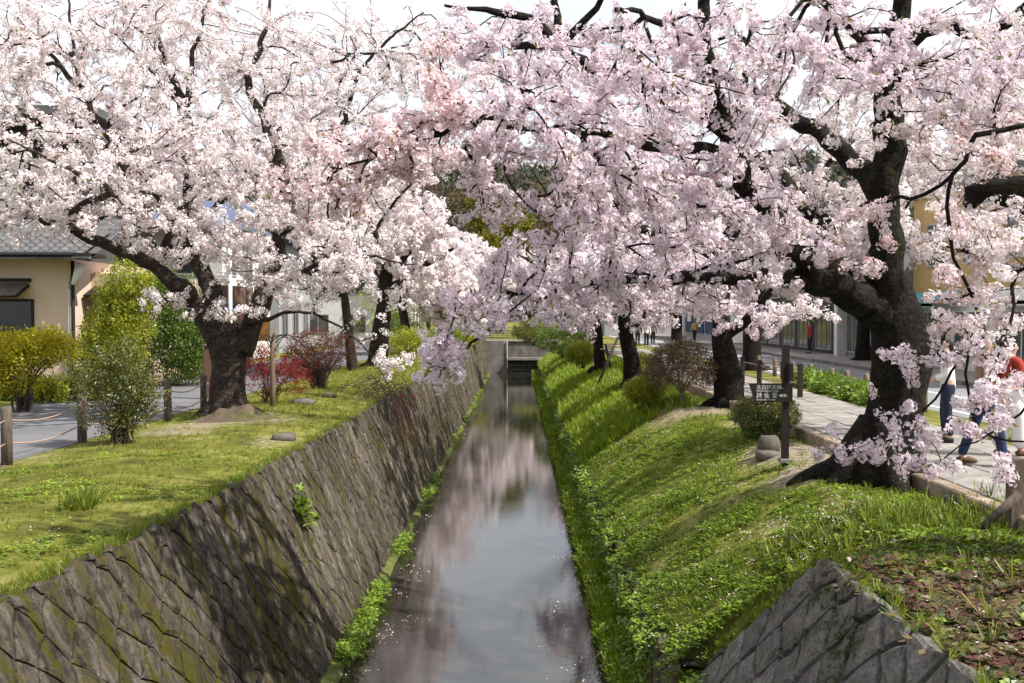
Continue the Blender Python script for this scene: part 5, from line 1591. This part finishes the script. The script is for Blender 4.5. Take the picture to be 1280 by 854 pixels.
# ------------------------------------------------------------------ weir and bridge at the canal's far end
wr = empty('weir', (0, CANAL_END, 0), 'concrete weir with barred opening closing the far end of the canal', 'weir')
def wbox(name, x0, x1, y0, y1, z0, z1, mat, bev=.02): return MB().box(((x0 + x1) / 2, (y0 + y1) / 2, (z0 + z1) / 2), (x1 - x0, y1 - y0, z1 - z0), bev=bev).build(name, mat, wr, at=(0, -CANAL_END, 0))
wbox('abutment', -3.1, -.82, CANAL_END - .4, CANAL_END + 1.5, -.5, 2.42, 'concrete')
wbox('beam', -.82, 2.5, CANAL_END - .15, CANAL_END + 1.5, 1.25, 2.42, 'concrete')
wbox('ledge', -.80, 2.6, CANAL_END - .75, CANAL_END - .16, 1.02, 1.24, 'pale_paving')
wbox('side_pier', 1.5, 2.6, CANAL_END - .3, CANAL_END + 1.5, -.5, 1.00, 'concrete')
wbox('opening_shade', -.80, 1.48, CANAL_END + 1.2, CANAL_END + 1.4, -.5, 1.2, 'black_glass')
for k in range(12): wbox('bar', -.74 + k * .19, -.70 + k * .19, CANAL_END - .45, CANAL_END - .41, -.1, 1.0, 'steel', .005)
for zz in (.25, .6, .95): wbox('crossbar', -.79, 1.48, CANAL_END - .40, CANAL_END - .37, zz, zz + .05, 'steel', .005)
wbox('ladder_rail', -.90, -.85, CANAL_END - .5, CANAL_END - .45, .4, 2.6, 'white_paint', .005)
wbox('deck', -3.2, 3.2, CANAL_END - .25, CANAL_END + 3, 2.44, 2.56, 'concrete')
rl = empty('railing', (0, CANAL_END + 2.4, 2.56), 'pale metal railing across the far bridge', 'railing')
for k in range(15): MB().box((-3.0 + .43 * k, 0, .5), (.05, .05, 1.0), bev=.006).build('baluster', 'steel', rl)
for zz in (.98, .5): MB().box((0, 0, zz), (6.2, .07, .07), bev=.01).build('rail', 'steel', rl)

# ------------------------------------------------------------------ buildings
def bx(name, root, x0, x1, y0, y1, z0, z1, mat, bev=0.0):
    b = root.location
    return MB().box(((x0 + x1) / 2 - b.x, (y0 + y1) / 2 - b.y, (z0 + z1) / 2 - b.z), (abs(x1 - x0), abs(y1 - y0), abs(z1 - z0)), bev=bev).build(name, mat, root)
def win(root, axis, u0, u1, pos, z0, z1, out, glass='black_glass', frame='dark_wood', mull=1, name='window', depth=.10, bars=0):
    """a framed window on a wall face; axis 'x' = the wall runs along x and faces y"""
    b = root.location
    def bb(a0, a1, p0, p1, c0, c1): 
        return ((a0 + a1) / 2 - b.x, (p0 + p1) / 2 - b.y, (c0 + c1) / 2 - b.z), (a1 - a0, abs(p1 - p0), c1 - c0)
    def bb2(a0, a1, p0, p1, c0, c1):
        if axis == 'x': return bb(a0, a1, p0, p1, c0, c1)
        return ((p0 + p1) / 2 - b.x, (a0 + a1) / 2 - b.y, (c0 + c1) / 2 - b.z), (abs(p1 - p0), a1 - a0, c1 - c0)
    p0, p1 = pos, pos + out * .05
    mb = MB()
    t = .07
    for r_ in ((u0, u1, z0, z0 + t), (u0, u1, z1 - t, z1), (u0, u0 + t, z0 + t, z1 - t), (u1 - t, u1, z0 + t, z1 - t)):
        c, s = bb2(r_[0], r_[1], p0, p1, r_[2], r_[3]); mb.box(c, s)
    for k in range(1, mull + 1):
        u = u0 + (u1 - u0) * k / (mull + 1)
        c, s = bb2(u - .025, u + .025, p0, pos + out * .04, z0 + t, z1 - t); mb.box(c, s)
    for k in range(1, bars + 1):
        zz = z0 + (z1 - z0) * k / (bars + 1)
        c, s = bb2(u0 + t, u1 - t, p0, pos + out * .035, zz - .02, zz + .02); mb.box(c, s)
    w = mb.build(name, frame, root)
    for k in range(mull + 1):
        a0 = u0 + (u1 - u0) * k / (mull + 1) + .03; a1 = u0 + (u1 - u0) * (k + 1) / (mull + 1) - .03
        c, s = bb2(a0, a1, pos + out * .008, pos + out * .014, z0 + t, z1 - t)
        MB().box(c, s).build('pane', glass, w)
    return w
# beige house
hx, hy = -12.6, 28.0
hs = empty('house', (hx, hy, Z_L), 'beige plastered house with tiled eaves and dark wooden windows', 'house')
bx('wall', hs, -24, hx, hy, hy + 8, Z_L + .28, 6.1, 'plaster')
bx('foundation', hs, -24, hx - .02, hy - .04, hy + 7, Z_L - .1, Z_L + .28, 'plaster_foot')
bx('side_wall', hs, hx, hx + 1.35, hy + 1.3, hy + 8, Z_L - .1, 5.75, 'plaster')
zt = D(60, 372, hy).z
wz1 = D(20, 374, hy).z; wz0 = D(20, 408, hy).z
win(hs, 'x', -17.2, D(43, 390, hy).x, hy, Z_L + .9, wz1, -1, mull=2)
win(hs, 'x', hx + .35, hx + 1.1, hy + 1.3, 3.3, D(125, 377, hy + 1.3).z, -1, mull=0)
# board awning over the window: shingle planks
zA, zB = D(20, 353, hy).z, D(20, 371, hy).z
aw = MB().box((-15.7 - hx, -.42, (zA + zB) / 2 - Z_L - .06), (3.9, .80, .05), rot=Matrix.Rotation(R(24), 3, 'X')).build('awning', 'dark_wood', hs)
for k in range(12):
    MB().box((-17.5 + .325 * k - hx, -.44, (zA + zB) / 2 - Z_L), (.315, .86, .035), rot=Matrix.Rotation(R(24), 3, 'X') @ Matrix.Rotation(random.gauss(0, .02), 3, 'Y')).build('shingle', 'shingle', aw)
MB().box((-15.7 - hx, -.04, zA - Z_L + .06), (3.95, .10, .10)).build('trim', 'dark_wood', aw)
aw2 = MB().box((.75, .95, D(125, 365, hy + 1).z - Z_L), (1.35, .75, .06), rot=Matrix.Rotation(R(20), 3, 'X')).build('awning', 'dark_wood', hs)
# main eaves with tiles
ez = D(60, 318, hy - .9).z
ev = MB().box((-17.9 - hx, -.55, ez - Z_L - .02), (12.6, 1.1, .10)).build('eaves', 'dark_wood', hs)
gut = MB().tube([Vector((-24 - hx, -1.12, ez - Z_L + .02)), Vector((.55, -1.12, ez - Z_L))], .06, 8).build('gutter', 'dark_cloth', hs)
rfm = MB()
rf = MB().box((-17.9 - hx, .55, ez - Z_L + .55), (12.6, 3.6, .06), rot=Matrix.Rotation(R(22), 3, 'X')).build('roof', 'roof_tile', hs)
tm = MB()
prof = [(-.135 + .27 * k / 6, .03 + .045 * math.cos(k / 6 * 2 * math.pi)) for k in range(7)]
tv, tf = [], []
for yy in (-.17, .17):
    for (a, z_) in prof: tv.append((a, yy, z_ + (.03 if yy < 0 else 0)))
for (a, z_) in prof: tv.append((a, -.17, z_ - .01))
for k in range(6):
    tf.append((k, k + 1, 8 + k, 7 + k)); tf.append((14 + k, 15 + k, k + 1, k))
tile_me = None
for i in range(46):
    for j in range(6):
        if tile_me is None:
            o = obj_from('roof_tile', tv, tf, 'roof_tile', rf, smooth=True); tile_me = o.data
        else:
            o = bpy.data.objects.new('roof_tile', tile_me); COL.objects.link(o); o.parent = rf
        s_ = -1.0 + j * .33
        o.location = (-24.0 + .27 * i - hx, .55 - 1.55 * math.cos(R(22)) + j * .32 * math.cos(R(22)), ez - Z_L + .55 - 1.55 * math.sin(R(22)) + j * .32 * math.sin(R(22)) + .05)
        o.rotation_euler = (R(22) + random.gauss(0, .01), 0, random.gauss(0, .008))
# upper storey
uy = hy + 3
bx('upper_wall', hs, -24, -13.6, uy, uy + 6, ez + 1.0, 10.5, 'dark_wood')
for k in range(4):
    win(hs, 'x', -19.2 + 1.35 * k, -18.05 + 1.35 * k, uy, ez + 1.25, ez + 3.3, -1, glass='cream', mull=1, bars=2)
bx('balcony_rail', hs, -20, -13.4, uy - .7, uy - .6, ez + 1.15, ez + 1.30, 'dark_wood')
bx('upper_roof', hs, -24.5, -12.6, uy - 1.4, uy + 7, 10.5, 10.75, 'roof_tile')
# downpipe, wall lamp, meter
MB().tube([Vector((.10, -.12, 3.6)), Vector((.10, -.12, .1))], .055, 8).build('downpipe', 'dark_cloth', hs)
MB().tube([Vector((-.02, -.10, 3.2)), Vector((-.02, -.10, .1))], .03, 8).build('drain_pipe', 'lamp_white', hs)
lp = MB().tube([D(93, 356, hy - .35) - hs.location, D(101, 330, hy - .35) - hs.location], [.09, .13], 12).build('wall_lamp', 'lamp_white', hs)
MB().tube([D(88, 352, hy - .3) - hs.location, D(86, 365, hy - .05) - hs.location], .012, 6).build('bracket', 'steel', lp)
MB().box((.55, 1.1, .55), (.7, .3, .9), bev=.02).build('meter_box', 'grey_wall', hs)

def house(label, x0, x1, y0, y1, z1, wall, roof, nwin=3, face='x', floors=2, roof_h=1.6, glass='shop_glass', name='house'):
    r = empty(name, ((x0 + x1) / 2, (y0 + y1) / 2, Z_L), label, 'house')
    bx('wall', r, x0, x1, y0, y1, Z_L - .2, z1, wall)
    b = r.location
    e = .6
    V = [(x0 - e, y0 - e, z1), (x1 + e, y0 - e, z1), (x1 + e, y1 + e, z1), (x0 - e, y1 + e, z1), (x0 - e, (y0 + y1) / 2, z1 + roof_h), (x1 + e, (y0 + y1) / 2, z1 + roof_h)]
    V = [(v[0] - b.x, v[1] - b.y, v[2] - b.z + .01) for v in V]
    obj_from('roof', V, [(0, 1, 5, 4), (2, 3, 4, 5), (0, 4, 3), (1, 2, 5), (0, 3, 2, 1)], roof, r)
    fh = (z1 - Z_L) / floors
    for fl in range(floors):
        for k in range(nwin):
            u0 = x0 + (x1 - x0) * (k + .2) / nwin; u1 = x0 + (x1 - x0) * (k + .8) / nwin
            win(r, 'x', u0, u1, y0, Z_L + fh * fl + .9, Z_L + fh * fl + .9 + fh * .5, -1, glass, 'grey_metal')
        for k in range(3):
            side, o_ = (x1, 1) if x1 < 0 else (x0, -1)
            u0 = y0 + (y1 - y0) * (k + .2) / 3; u1 = y0 + (y1 - y0) * (k + .75) / 3
            win(r, 'y', u0, u1, side, Z_L + fh * fl + .9, Z_L + fh * fl + .9 + fh * .5, o_, glass, 'grey_metal')
    return r
house('blue roofed pale house half hidden behind the near white cherry', -20, -12.5, 42, 50, 8.2, 'white_wall', 'blue_roof', 3)
house('grey blue house behind the lane with tiled roof', -22, -13, 54, 62, 8.5, 'grey_wall', 'blue_roof', 3)
house('white walled house by the lane near the upright cherry', -17, -9.6, 66, 74, 7.5, 'white_wall', 'roof_tile', 3)
house('cream house far down the lane', -18, -9, 84, 92, 8, 'cream', 'roof_tile', 3)
# small shop front with a blue sign behind the red shrub
sh = empty('kiosk', (-11.6, 35, Z_L), 'small dark shop front with blue sign and white pillar behind the red shrub', 'shop')
bx('wall', sh, -15, -10.4, 35.4, 39, Z_L, 5.6, 'brown_wall')
bx('pillar', sh, -10.95, -10.72, 35.0, 35.2, Z_L, 4.55, 'white_paint')
bx('signboard', sh, -11.6, -9.9, 34.9, 35.15, 4.58, 4.86, 'blue_paint')
bx('awning', sh, -13.2, -9.9, 34.7, 35.4, 4.90, 5.0, 'roof_tile')
win(sh, 'x', -13.0, -11.2, 35.4, 3.0, 4.4, -1, 'shop_glass', 'dark_wood', 2)
bx('notice', sh, -9.9, -8.9, 35.5, 35.6, 3.6, 4.4, 'orange_paint')
bx('notice_post', sh, -9.85, -9.75, 35.62, 35.7, Z_L, 4.4, 'steel')

# shops on the right, facing the road
def facade(label, y0, y1, zt, wall, x=16.2, depth=9, name='shop'):
    r = empty(name, (x, (y0 + y1) / 2, Z_R), label, 'shop')
    bx('wall', r, x, x + depth, y0, y1, Z_R, zt, wall)
    bx('parapet', r, x - .12, x + depth + .1, y0 - .05, y1 + .05, zt, zt + .3, 'concrete')
    return r
s1 = facade('yellow upper walled shop with turquoise awning facing the road', 27, 41, 9.2, 'yellow_wall')
bx('shopfront', s1, 16.1, 16.3, 27.3, 40.7, Z_R + .1, 5.0, 'white_wall')
for k in range(4): win(s1, 'y', 27.8 + 3.2 * k, 30.5 + 3.2 * k, 16.1, Z_R + .5, 4.7, -1, 'shop_glass', 'white_paint', 2)
for k in range(4): win(s1, 'y', 28.3 + 3.2 * k, 30.0 + 3.2 * k, 16.2, 6.4, 8.1, -1, 'shop_glass', 'grey_metal', 1)
b = s1.location
for k, (u0, u1, m_) in enumerate(((27.5, 33, 'white_wall'), (36, 40.5, 'turquoise'))):
    V = [(16.05, u0, 5.45), (16.05, u1, 5.45), (14.9, u1, 5.0), (14.9, u0, 5.0), (14.9, u1, 4.85), (14.9, u0, 4.85)]
    V = [(v[0] - b.x, v[1] - b.y, v[2] - b.z) for v in V]
    V2 = [(v[0], v[1], v[2] - .04) for v in V]
    obj_from('awning', V + V2, [(0, 1, 2, 3), (3, 2, 4, 5), (6, 9, 8, 7), (9, 11, 10, 8), (0, 3, 9, 6), (1, 7, 8, 2), (3, 5, 11, 9), (2, 8, 10, 4)], m_, s1)
s2 = facade('white pillared shop with paper banner and grey shutters facing the road', 42, 50, 7.6, 'grey_wall')
for yv in (43.0, 46.0, 49.4): bx('pillar', s2, 15.7, 16.15, yv - .25, yv + .25, Z_R + .12, 5.3, 'white_wall')
bx('lintel', s2, 15.65, 16.15, 42.2, 49.9, 5.3, 5.75, 'white_wall')
for k, (u0, u1) in enumerate(((43.4, 45.6), (46.4, 49.0))): win(s2, 'y', u0, u1, 16.15, Z_R + .3, 5.0, -1, 'shop_glass', 'grey_metal', 2)
bn = bx('banner', s2, 15.60, 15.64, 44.2, 45.1, 3.0, 5.0, 'lamp_white')
text('lettering', '営\n業\n中', .42, (-.62, 44.65 - 46, 4.0 - Z_R), (R(90), 0, R(-90)), 'dark_cloth', s2, 'CENTER', .002)
bx('wood_sign', s2, 15.58, 15.66, 45.6, 46.9, 4.95, 5.55, 'beige_panel')
sq = bx('blue_sign', s2, 15.55, 15.63, 47.6, 48.5, 4.9, 5.7, 'lamp_white')
bx('blue_mark', s2, 15.52, 15.548, 47.75, 48.35, 5.0, 5.35, 'blue_paint')
s3 = facade('dark shop row with black awnings down the road', 51, 72, 7.8, 'dark_wall')
for k in range(6): win(s3, 'y', 51.6 + 3.4 * k, 54.2 + 3.4 * k, 16.2, Z_R + .3, 4.6, -1, 'shop_glass', 'grey_metal', 2)
for k in range(6): win(s3, 'y', 51.6 + 3.4 * k, 54.2 + 3.4 * k, 16.2, 5.6, 7.0, -1, 'shop_glass', 'grey_metal', 1)
for k in range(3): bx('awning', s3, 14.9, 16.1, 51.4 + 7 * k, 57.6 + 7 * k, 4.75, 4.9, 'dark_cloth')
s4 = facade('shop front hung with blue sheet pictures far down the road', 76, 98, 7.5, 'grey_wall')
for k in range(4): bx('blue_sheet', s4, 16.08, 16.18, 77 + 5 * k, 81 + 5 * k, 3.0, 5.4, 'blue_sheet')
for k in range(4): bx('white_print', s4, 16.03, 16.075, 77.8 + 5 * k, 79.6 + 5 * k, 4.0, 4.9, 'lamp_white')
bx('pillar', s4, 15.4, 15.9, 75.4, 75.9, Z_R + .12, 6.5, 'white_wall')
s5 = facade('grey block closing the view at the road end', 104, 120, 10, 'grey_wall', x=9)
for k in range(4):
    win(s5, 'x', 9.6 + 2.0 * k, 11.0 + 2.0 * k, 104, 3.6, 5.6, -1, 'shop_glass', 'white_paint'); win(s5, 'x', 9.6 + 2.0 * k, 11.0 + 2.0 * k, 104, 6.8, 8.6, -1, 'shop_glass', 'white_paint')

# ------------------------------------------------------------------ hill and wooded slope behind
V, F = [], []
nxh, nyh = 120, 26
for j in range(nyh + 1):
    for i in range(nxh + 1):
        x = -420 + 840 * i / nxh
        y = 300 + 260 * j / nyh
        u = j / nyh
        h = (70 + 16 * nz(x, 0, .008, 4) + 10 * nz(x, 0, .02, 6)) * math.sin(min(1, u * 1.25) * math.pi / 2)
        h += (4.5 * nz(x, y, .12, 2) + 3 * nz(x, y, .3, 5)) * min(1, u * 4)
        V.append((x, y, 2.2 + h))
for j in range(nyh):
    for i in range(nxh):
        F.append((j * (nxh + 1) + i, j * (nxh + 1) + i + 1, (j + 1) * (nxh + 1) + i + 1, (j + 1) * (nxh + 1) + i))
put(obj_from('hill', V, F, 'hill', smooth=True), kind='structure')
pts = []
for _ in range(2400):
    x = rng.uniform(-120, 150); y = rng.uniform(302, 500)
    u = (y - 300) / 260
    h = (70 + 16 * nz(x, 0, .008, 4) + 10 * nz(x, 0, .02, 6)) * math.sin(min(1, u * 1.25) * math.pi / 2)
    pts.append((x, y, 3.5 + h + rng.uniform(0, 2.5)))
pts = np.array(pts)
put(bake_quads('hill_woods', PRO_LEAF[:3], pts, rng.uniform(7, 11, len(pts)), rand_rot(len(pts)), 'leaf_hill_haze', None, .3), 'brown and green woods covering the far hill', 'woods', kind='stuff')

def leaf_tree(label, base, h, w, mat, n, size, seed=0):
    r = empty('leafy_tree', base, label, 'tree')
    rr = random.Random(seed)
    mb = MB().tube(spline([Vector((0, 0, -.2)), Vector((.2, 0, h * .3)), Vector((0, 0, h * .6))], .8), .3, 8)
    mb.build('trunk', 'bark', r)
    P = []
    m2 = MB()
    for k in range(11):
        c = np.array([rr.gauss(0, w * .26), rr.gauss(0, w * .26), h * rr.uniform(.38, .95)])
        m2.tube(spline([np.array([0, 0, h * .3]), c * np.array([.5, .5, .9]), c], .8), .09, 5)
        u = rng.normal(size=(n // 11, 3)); u /= np.linalg.norm(u, axis=1)[:, None]; u *= (rng.uniform(0, 1, n // 11) ** .4)[:, None]
        P.append(c + u * w * .24)
    m2.build('limbs', 'bark', r)
    P = np.concatenate(P)
    put(bake_quads('crown', PRO_LEAF, P, rng.uniform(size[0], size[1], len(P)), rand_rot(len(P)), mat, r, .25), kind='stuff')
leaf_tree('tall yellow green spring tree rising behind the weir', (-2.0, 118, 2.4), 17.5, 6.5, 'leaf_olive', 900, (.8, 1.4), 3)
leaf_tree('brownish bare budding tree behind the weir, left of the yellow green one', (-12, 132, 2.4), 20, 13, 'leaf_brown', 650, (1.0, 1.7), 4)
leaf_tree('dark evergreen tree behind the lane houses', (-22, 110, 2.4), 17, 12, 'leaf_green', 600, (1.1, 1.8), 5)
leaf_tree('budding brown tree right of the yellow green one', (6, 135, 2.4), 19, 13, 'leaf_brown', 650, (1.0, 1.7), 6)

# ------------------------------------------------------------------ people
def skin_mesh(name, joints, edges, mat, parent, sub=2):
    me = bpy.data.meshes.new(name)
    me.from_pydata([j[0] for j in joints], edges, [])
    me.materials.append(MAT[mat])
    o = bpy.data.objects.new(name, me)
    COL.objects.link(o)
    if parent is not None: o.parent = parent
    md = o.modifiers.new('skin', 'SKIN')
    md.use_smooth_shade = True
    for k, j in enumerate(joints):
        r = j[1] if isinstance(j[1], tuple) else (j[1], j[1])
        me.skin_vertices[0].data[k].radius = r
        me.skin_vertices[0].data[k].use_root = (k == 0)
    s = o.modifiers.new('sub', 'SUBSURF'); s.levels = sub; s.render_levels = sub
    return o
def person(label, loc, rz, top, legs, shoes='brown_leather', H_=1.68, stride=.0, arm=(.0, .0), hair='hair', bag=None, far=False, skirt=None):
    """x right, y forward (facing +y); stride moves the feet apart along y; arm: forearm bend of left, right"""
    r = empty('person', loc, label, 'person', rz=rz)
    k = H_ / 1.68
    def V_(x, y, z): return (x * k, y * k, z * k)
    st = stride
    J = [(V_(0, 0, .95), (.145, .105)), (V_(0, 0, 1.12), (.125, .095)), (V_(0, .01, 1.30), (.155, .105)), (V_(0, 0, 1.40), (.10, .075)), (V_(0, .01, 1.46), (.048, .048)), (V_(0, .02, 1.53), (.062, .072)), (V_(0, .03, 1.60), (.074, .088)), (V_(0, .015, 1.665), (.045, .055))]
    E = [(0, 1), (1, 2), (2, 3), (3, 4), (4, 5), (5, 6), (6, 7)]
    hands = []
    for s, bend in ((-1, arm[0]), (1, arm[1])):
        b0 = len(J)
        el = (s * .25, -.02 + .06 * bend, 1.10)
        wr_ = (s * (.26 - .10 * bend), .06 + .24 * bend, .88 + .22 * bend)
        hd = (wr_[0] - .01 * s, wr_[1] + .03 + .05 * bend, wr_[2] - .08 + .08 * bend)
        J += [(V_(s * .165, 0, 1.37), (.058, .058)), (V_(*el), (.042, .042)), (V_(*wr_), (.027, .027)), (V_(*hd), (.032, .02))]
        E += [(3, b0), (b0, b0 + 1), (b0 + 1, b0 + 2), (b0 + 2, b0 + 3)]
        hands.append((s, hd))
        if not far:
            for f_ in range(5):                 # fingers
                q = (hd[0] + s * (-.024 + .014 * f_) * .6, hd[1] + (.015 if f_ else .035), hd[2] - (.06 + .012 * (1.5 - abs(f_ - 2.2)) if f_ else .03))
                J.append((V_(*q), (.008, .008))); E.append((b0 + 3, len(J) - 1))
    for s in (-1, 1):
        b0 = len(J)
        f_ = s * st
        J += [(V_(s * .09, 0, .88), (.095, .095)), (V_(s * .095, f_ * .55 + .03, .50), (.062, .066)), (V_(s * .10, f_ - .01, .10), (.040, .044)), (V_(s * .105, f_ + .10, .04), (.036, .03)), (V_(s * .11, f_ + .17, .03), (.028, .02))]
        E += [(0, b0), (b0, b0 + 1), (b0 + 1, b0 + 2), (b0 + 2, b0 + 3), (b0 + 3, b0 + 4)]
    body = skin_mesh('body', J, E, 'skin', r, 1 if far else 2)
    # top: shirt over torso and arms
    g = .018
    JT = [(V_(0, 0, .84), (.172, .132)), (V_(0, 0, .95), (.165, .125)), (V_(0, 0, 1.12), (.145, .112)), (V_(0, .01, 1.30), (.172, .12)), (V_(0, 0, 1.405), (.105, .085))]
    ET = [(0, 1), (1, 2), (2, 3), (3, 4)]
    for s, bend in ((-1, arm[0]), (1, arm[1])):
        b0 = len(JT)
        el = (s * .25, -.02 + .06 * bend, 1.10); wr_ = (s * (.26 - .10 * bend), .05 + .22 * bend, .90 + .20 * bend)
        JT += [(V_(s * .17, 0, 1.37), (.075, .075)), (V_(*el), (.060, .060)), (V_(*wr_), (.042, .042))]
        ET += [(4, b0), (b0, b0 + 1), (b0 + 1, b0 + 2)]
    skin_mesh('shirt', JT, ET, top, r, 1 if far else 2)
    JL = [(V_(0, 0, 1.04), (.150, .115)), (V_(0, 0, .90), (.158, .122))]
    EL = [(0, 1)]
    for s in (-1, 1):
        b0 = len(JL); f_ = s * st
        w = 1.35 if skirt else 1.0
        JL += [(V_(s * .09, 0, .84), (.108, .108)), (V_(s * .097, f_ * .55 + .03, .50), (.078 * w, .08 * w)), (V_(s * .10, f_ - .01, .10), (.062 * w * w, .064 * w * w))]
        EL += [(1, b0), (b0, b0 + 1), (b0 + 1, b0 + 2)]
    skin_mesh('trousers', JL, EL, legs, r, 1 if far else 2)
    for s in (-1, 1):
        f_ = s * st
        mb = MB()
        sp_ = spline([np.array(V_(s * .10, f_ - .06, .045)), np.array(V_(s * .103, f_ + .04, .055)), np.array(V_(s * .11, f_ + .14, .04)), np.array(V_(s * .112, f_ + .20, .03))], .05)
        V, F = tube_geo(sp_, list(np.interp(np.linspace(0, 1, len(sp_)), [0, .2, .7, 1], [.035, .05, .046, .02])), 8, True)
        mb.add(V, F, 0, True); mb.build('shoe', shoes, r)
    # hair cap and bun, face
    HV = [(V_(0, .012, 1.685), (.055, .065)), (V_(0, -.012, 1.62), (.082, .082)), (V_(0, -.035, 1.55), (.066, .06)), (V_(0, -.045, 1.48), (.05, .035))]
    skin_mesh('hair', HV, [(0, 1), (1, 2), (2, 3)], hair, r, 1 if far else 2)
    if not far:
        for s in (-1, 1):
            MB().box(V_(s * .030, .105, 1.60), (.022 * k, .012 * k, .010 * k), bev=.004).build('eye', 'dark_cloth', r)
            MB().box(V_(s * .075, .02, 1.585), (.014 * k, .032 * k, .05 * k), bev=.006).build('ear', 'skin', r)
        MB().box(V_(0, .115, 1.57), (.02 * k, .03 * k, .04 * k), bev=.008).build('nose', 'skin', r)
        MB().box(V_(0, .098, 1.53), (.04 * k, .012 * k, .010 * k), bev=.004).build('mouth', 'red_cloth', r)
    return r
p = G(1190, 575, Z_R)
person('person in white blouse and navy trousers standing behind the big trunk', (6.85, 15.9, Z_R + .06), R(70), 'white_cloth', 'navy_denim', 'dark_cloth', 1.64, .03, (.7, .7))
p = G(1230, 583, Z_R)
person('person with tan top and dark jeans striding along the slab path', (6.3, 13.5, Z_R + .06), R(-100), 'tan_cloth', 'blue_denim', 'brown_leather', 1.72, .24, (.5, .3))
person('person in red jacket and wide white trousers walking beyond the tan one', (7.1, 14.4, Z_R + .06), R(-75), 'red_cloth', 'white_cloth', 'brown_leather', 1.66, .10, (.4, .4), skirt=True)
q = D(868, 427, 80)
person('person in yellow jacket on the far road', (q.x, 80, Z_R), R(20), 'yellow_cloth', 'dark_cloth', H_=1.7, far=True, stride=.1)
for k, (px, d_, top, lab) in enumerate(((797, 70, 'navy_denim', 'far person in dark coat on the path by the hedge'), (808, 66, 'white_cloth', 'far person in white shirt on the path by the hedge'), (816, 72, 'tan_cloth', 'far person in tan coat on the path by the hedge'))):
    q = D(px, 430, d_)
    person(lab, (q.x, d_, Z_R), R(180 * (k % 2)), top, 'dark_cloth', H_=1.68, far=True, stride=.1)
q = D(1012, 430, 56)
person('person in red jacket before the dark shops', (15.2, q.y * 15.2 / q.x, Z_R + .12), R(90), 'red_cloth', 'dark_cloth', H_=1.7, far=True)
print('TRIS baked', TRI[0])
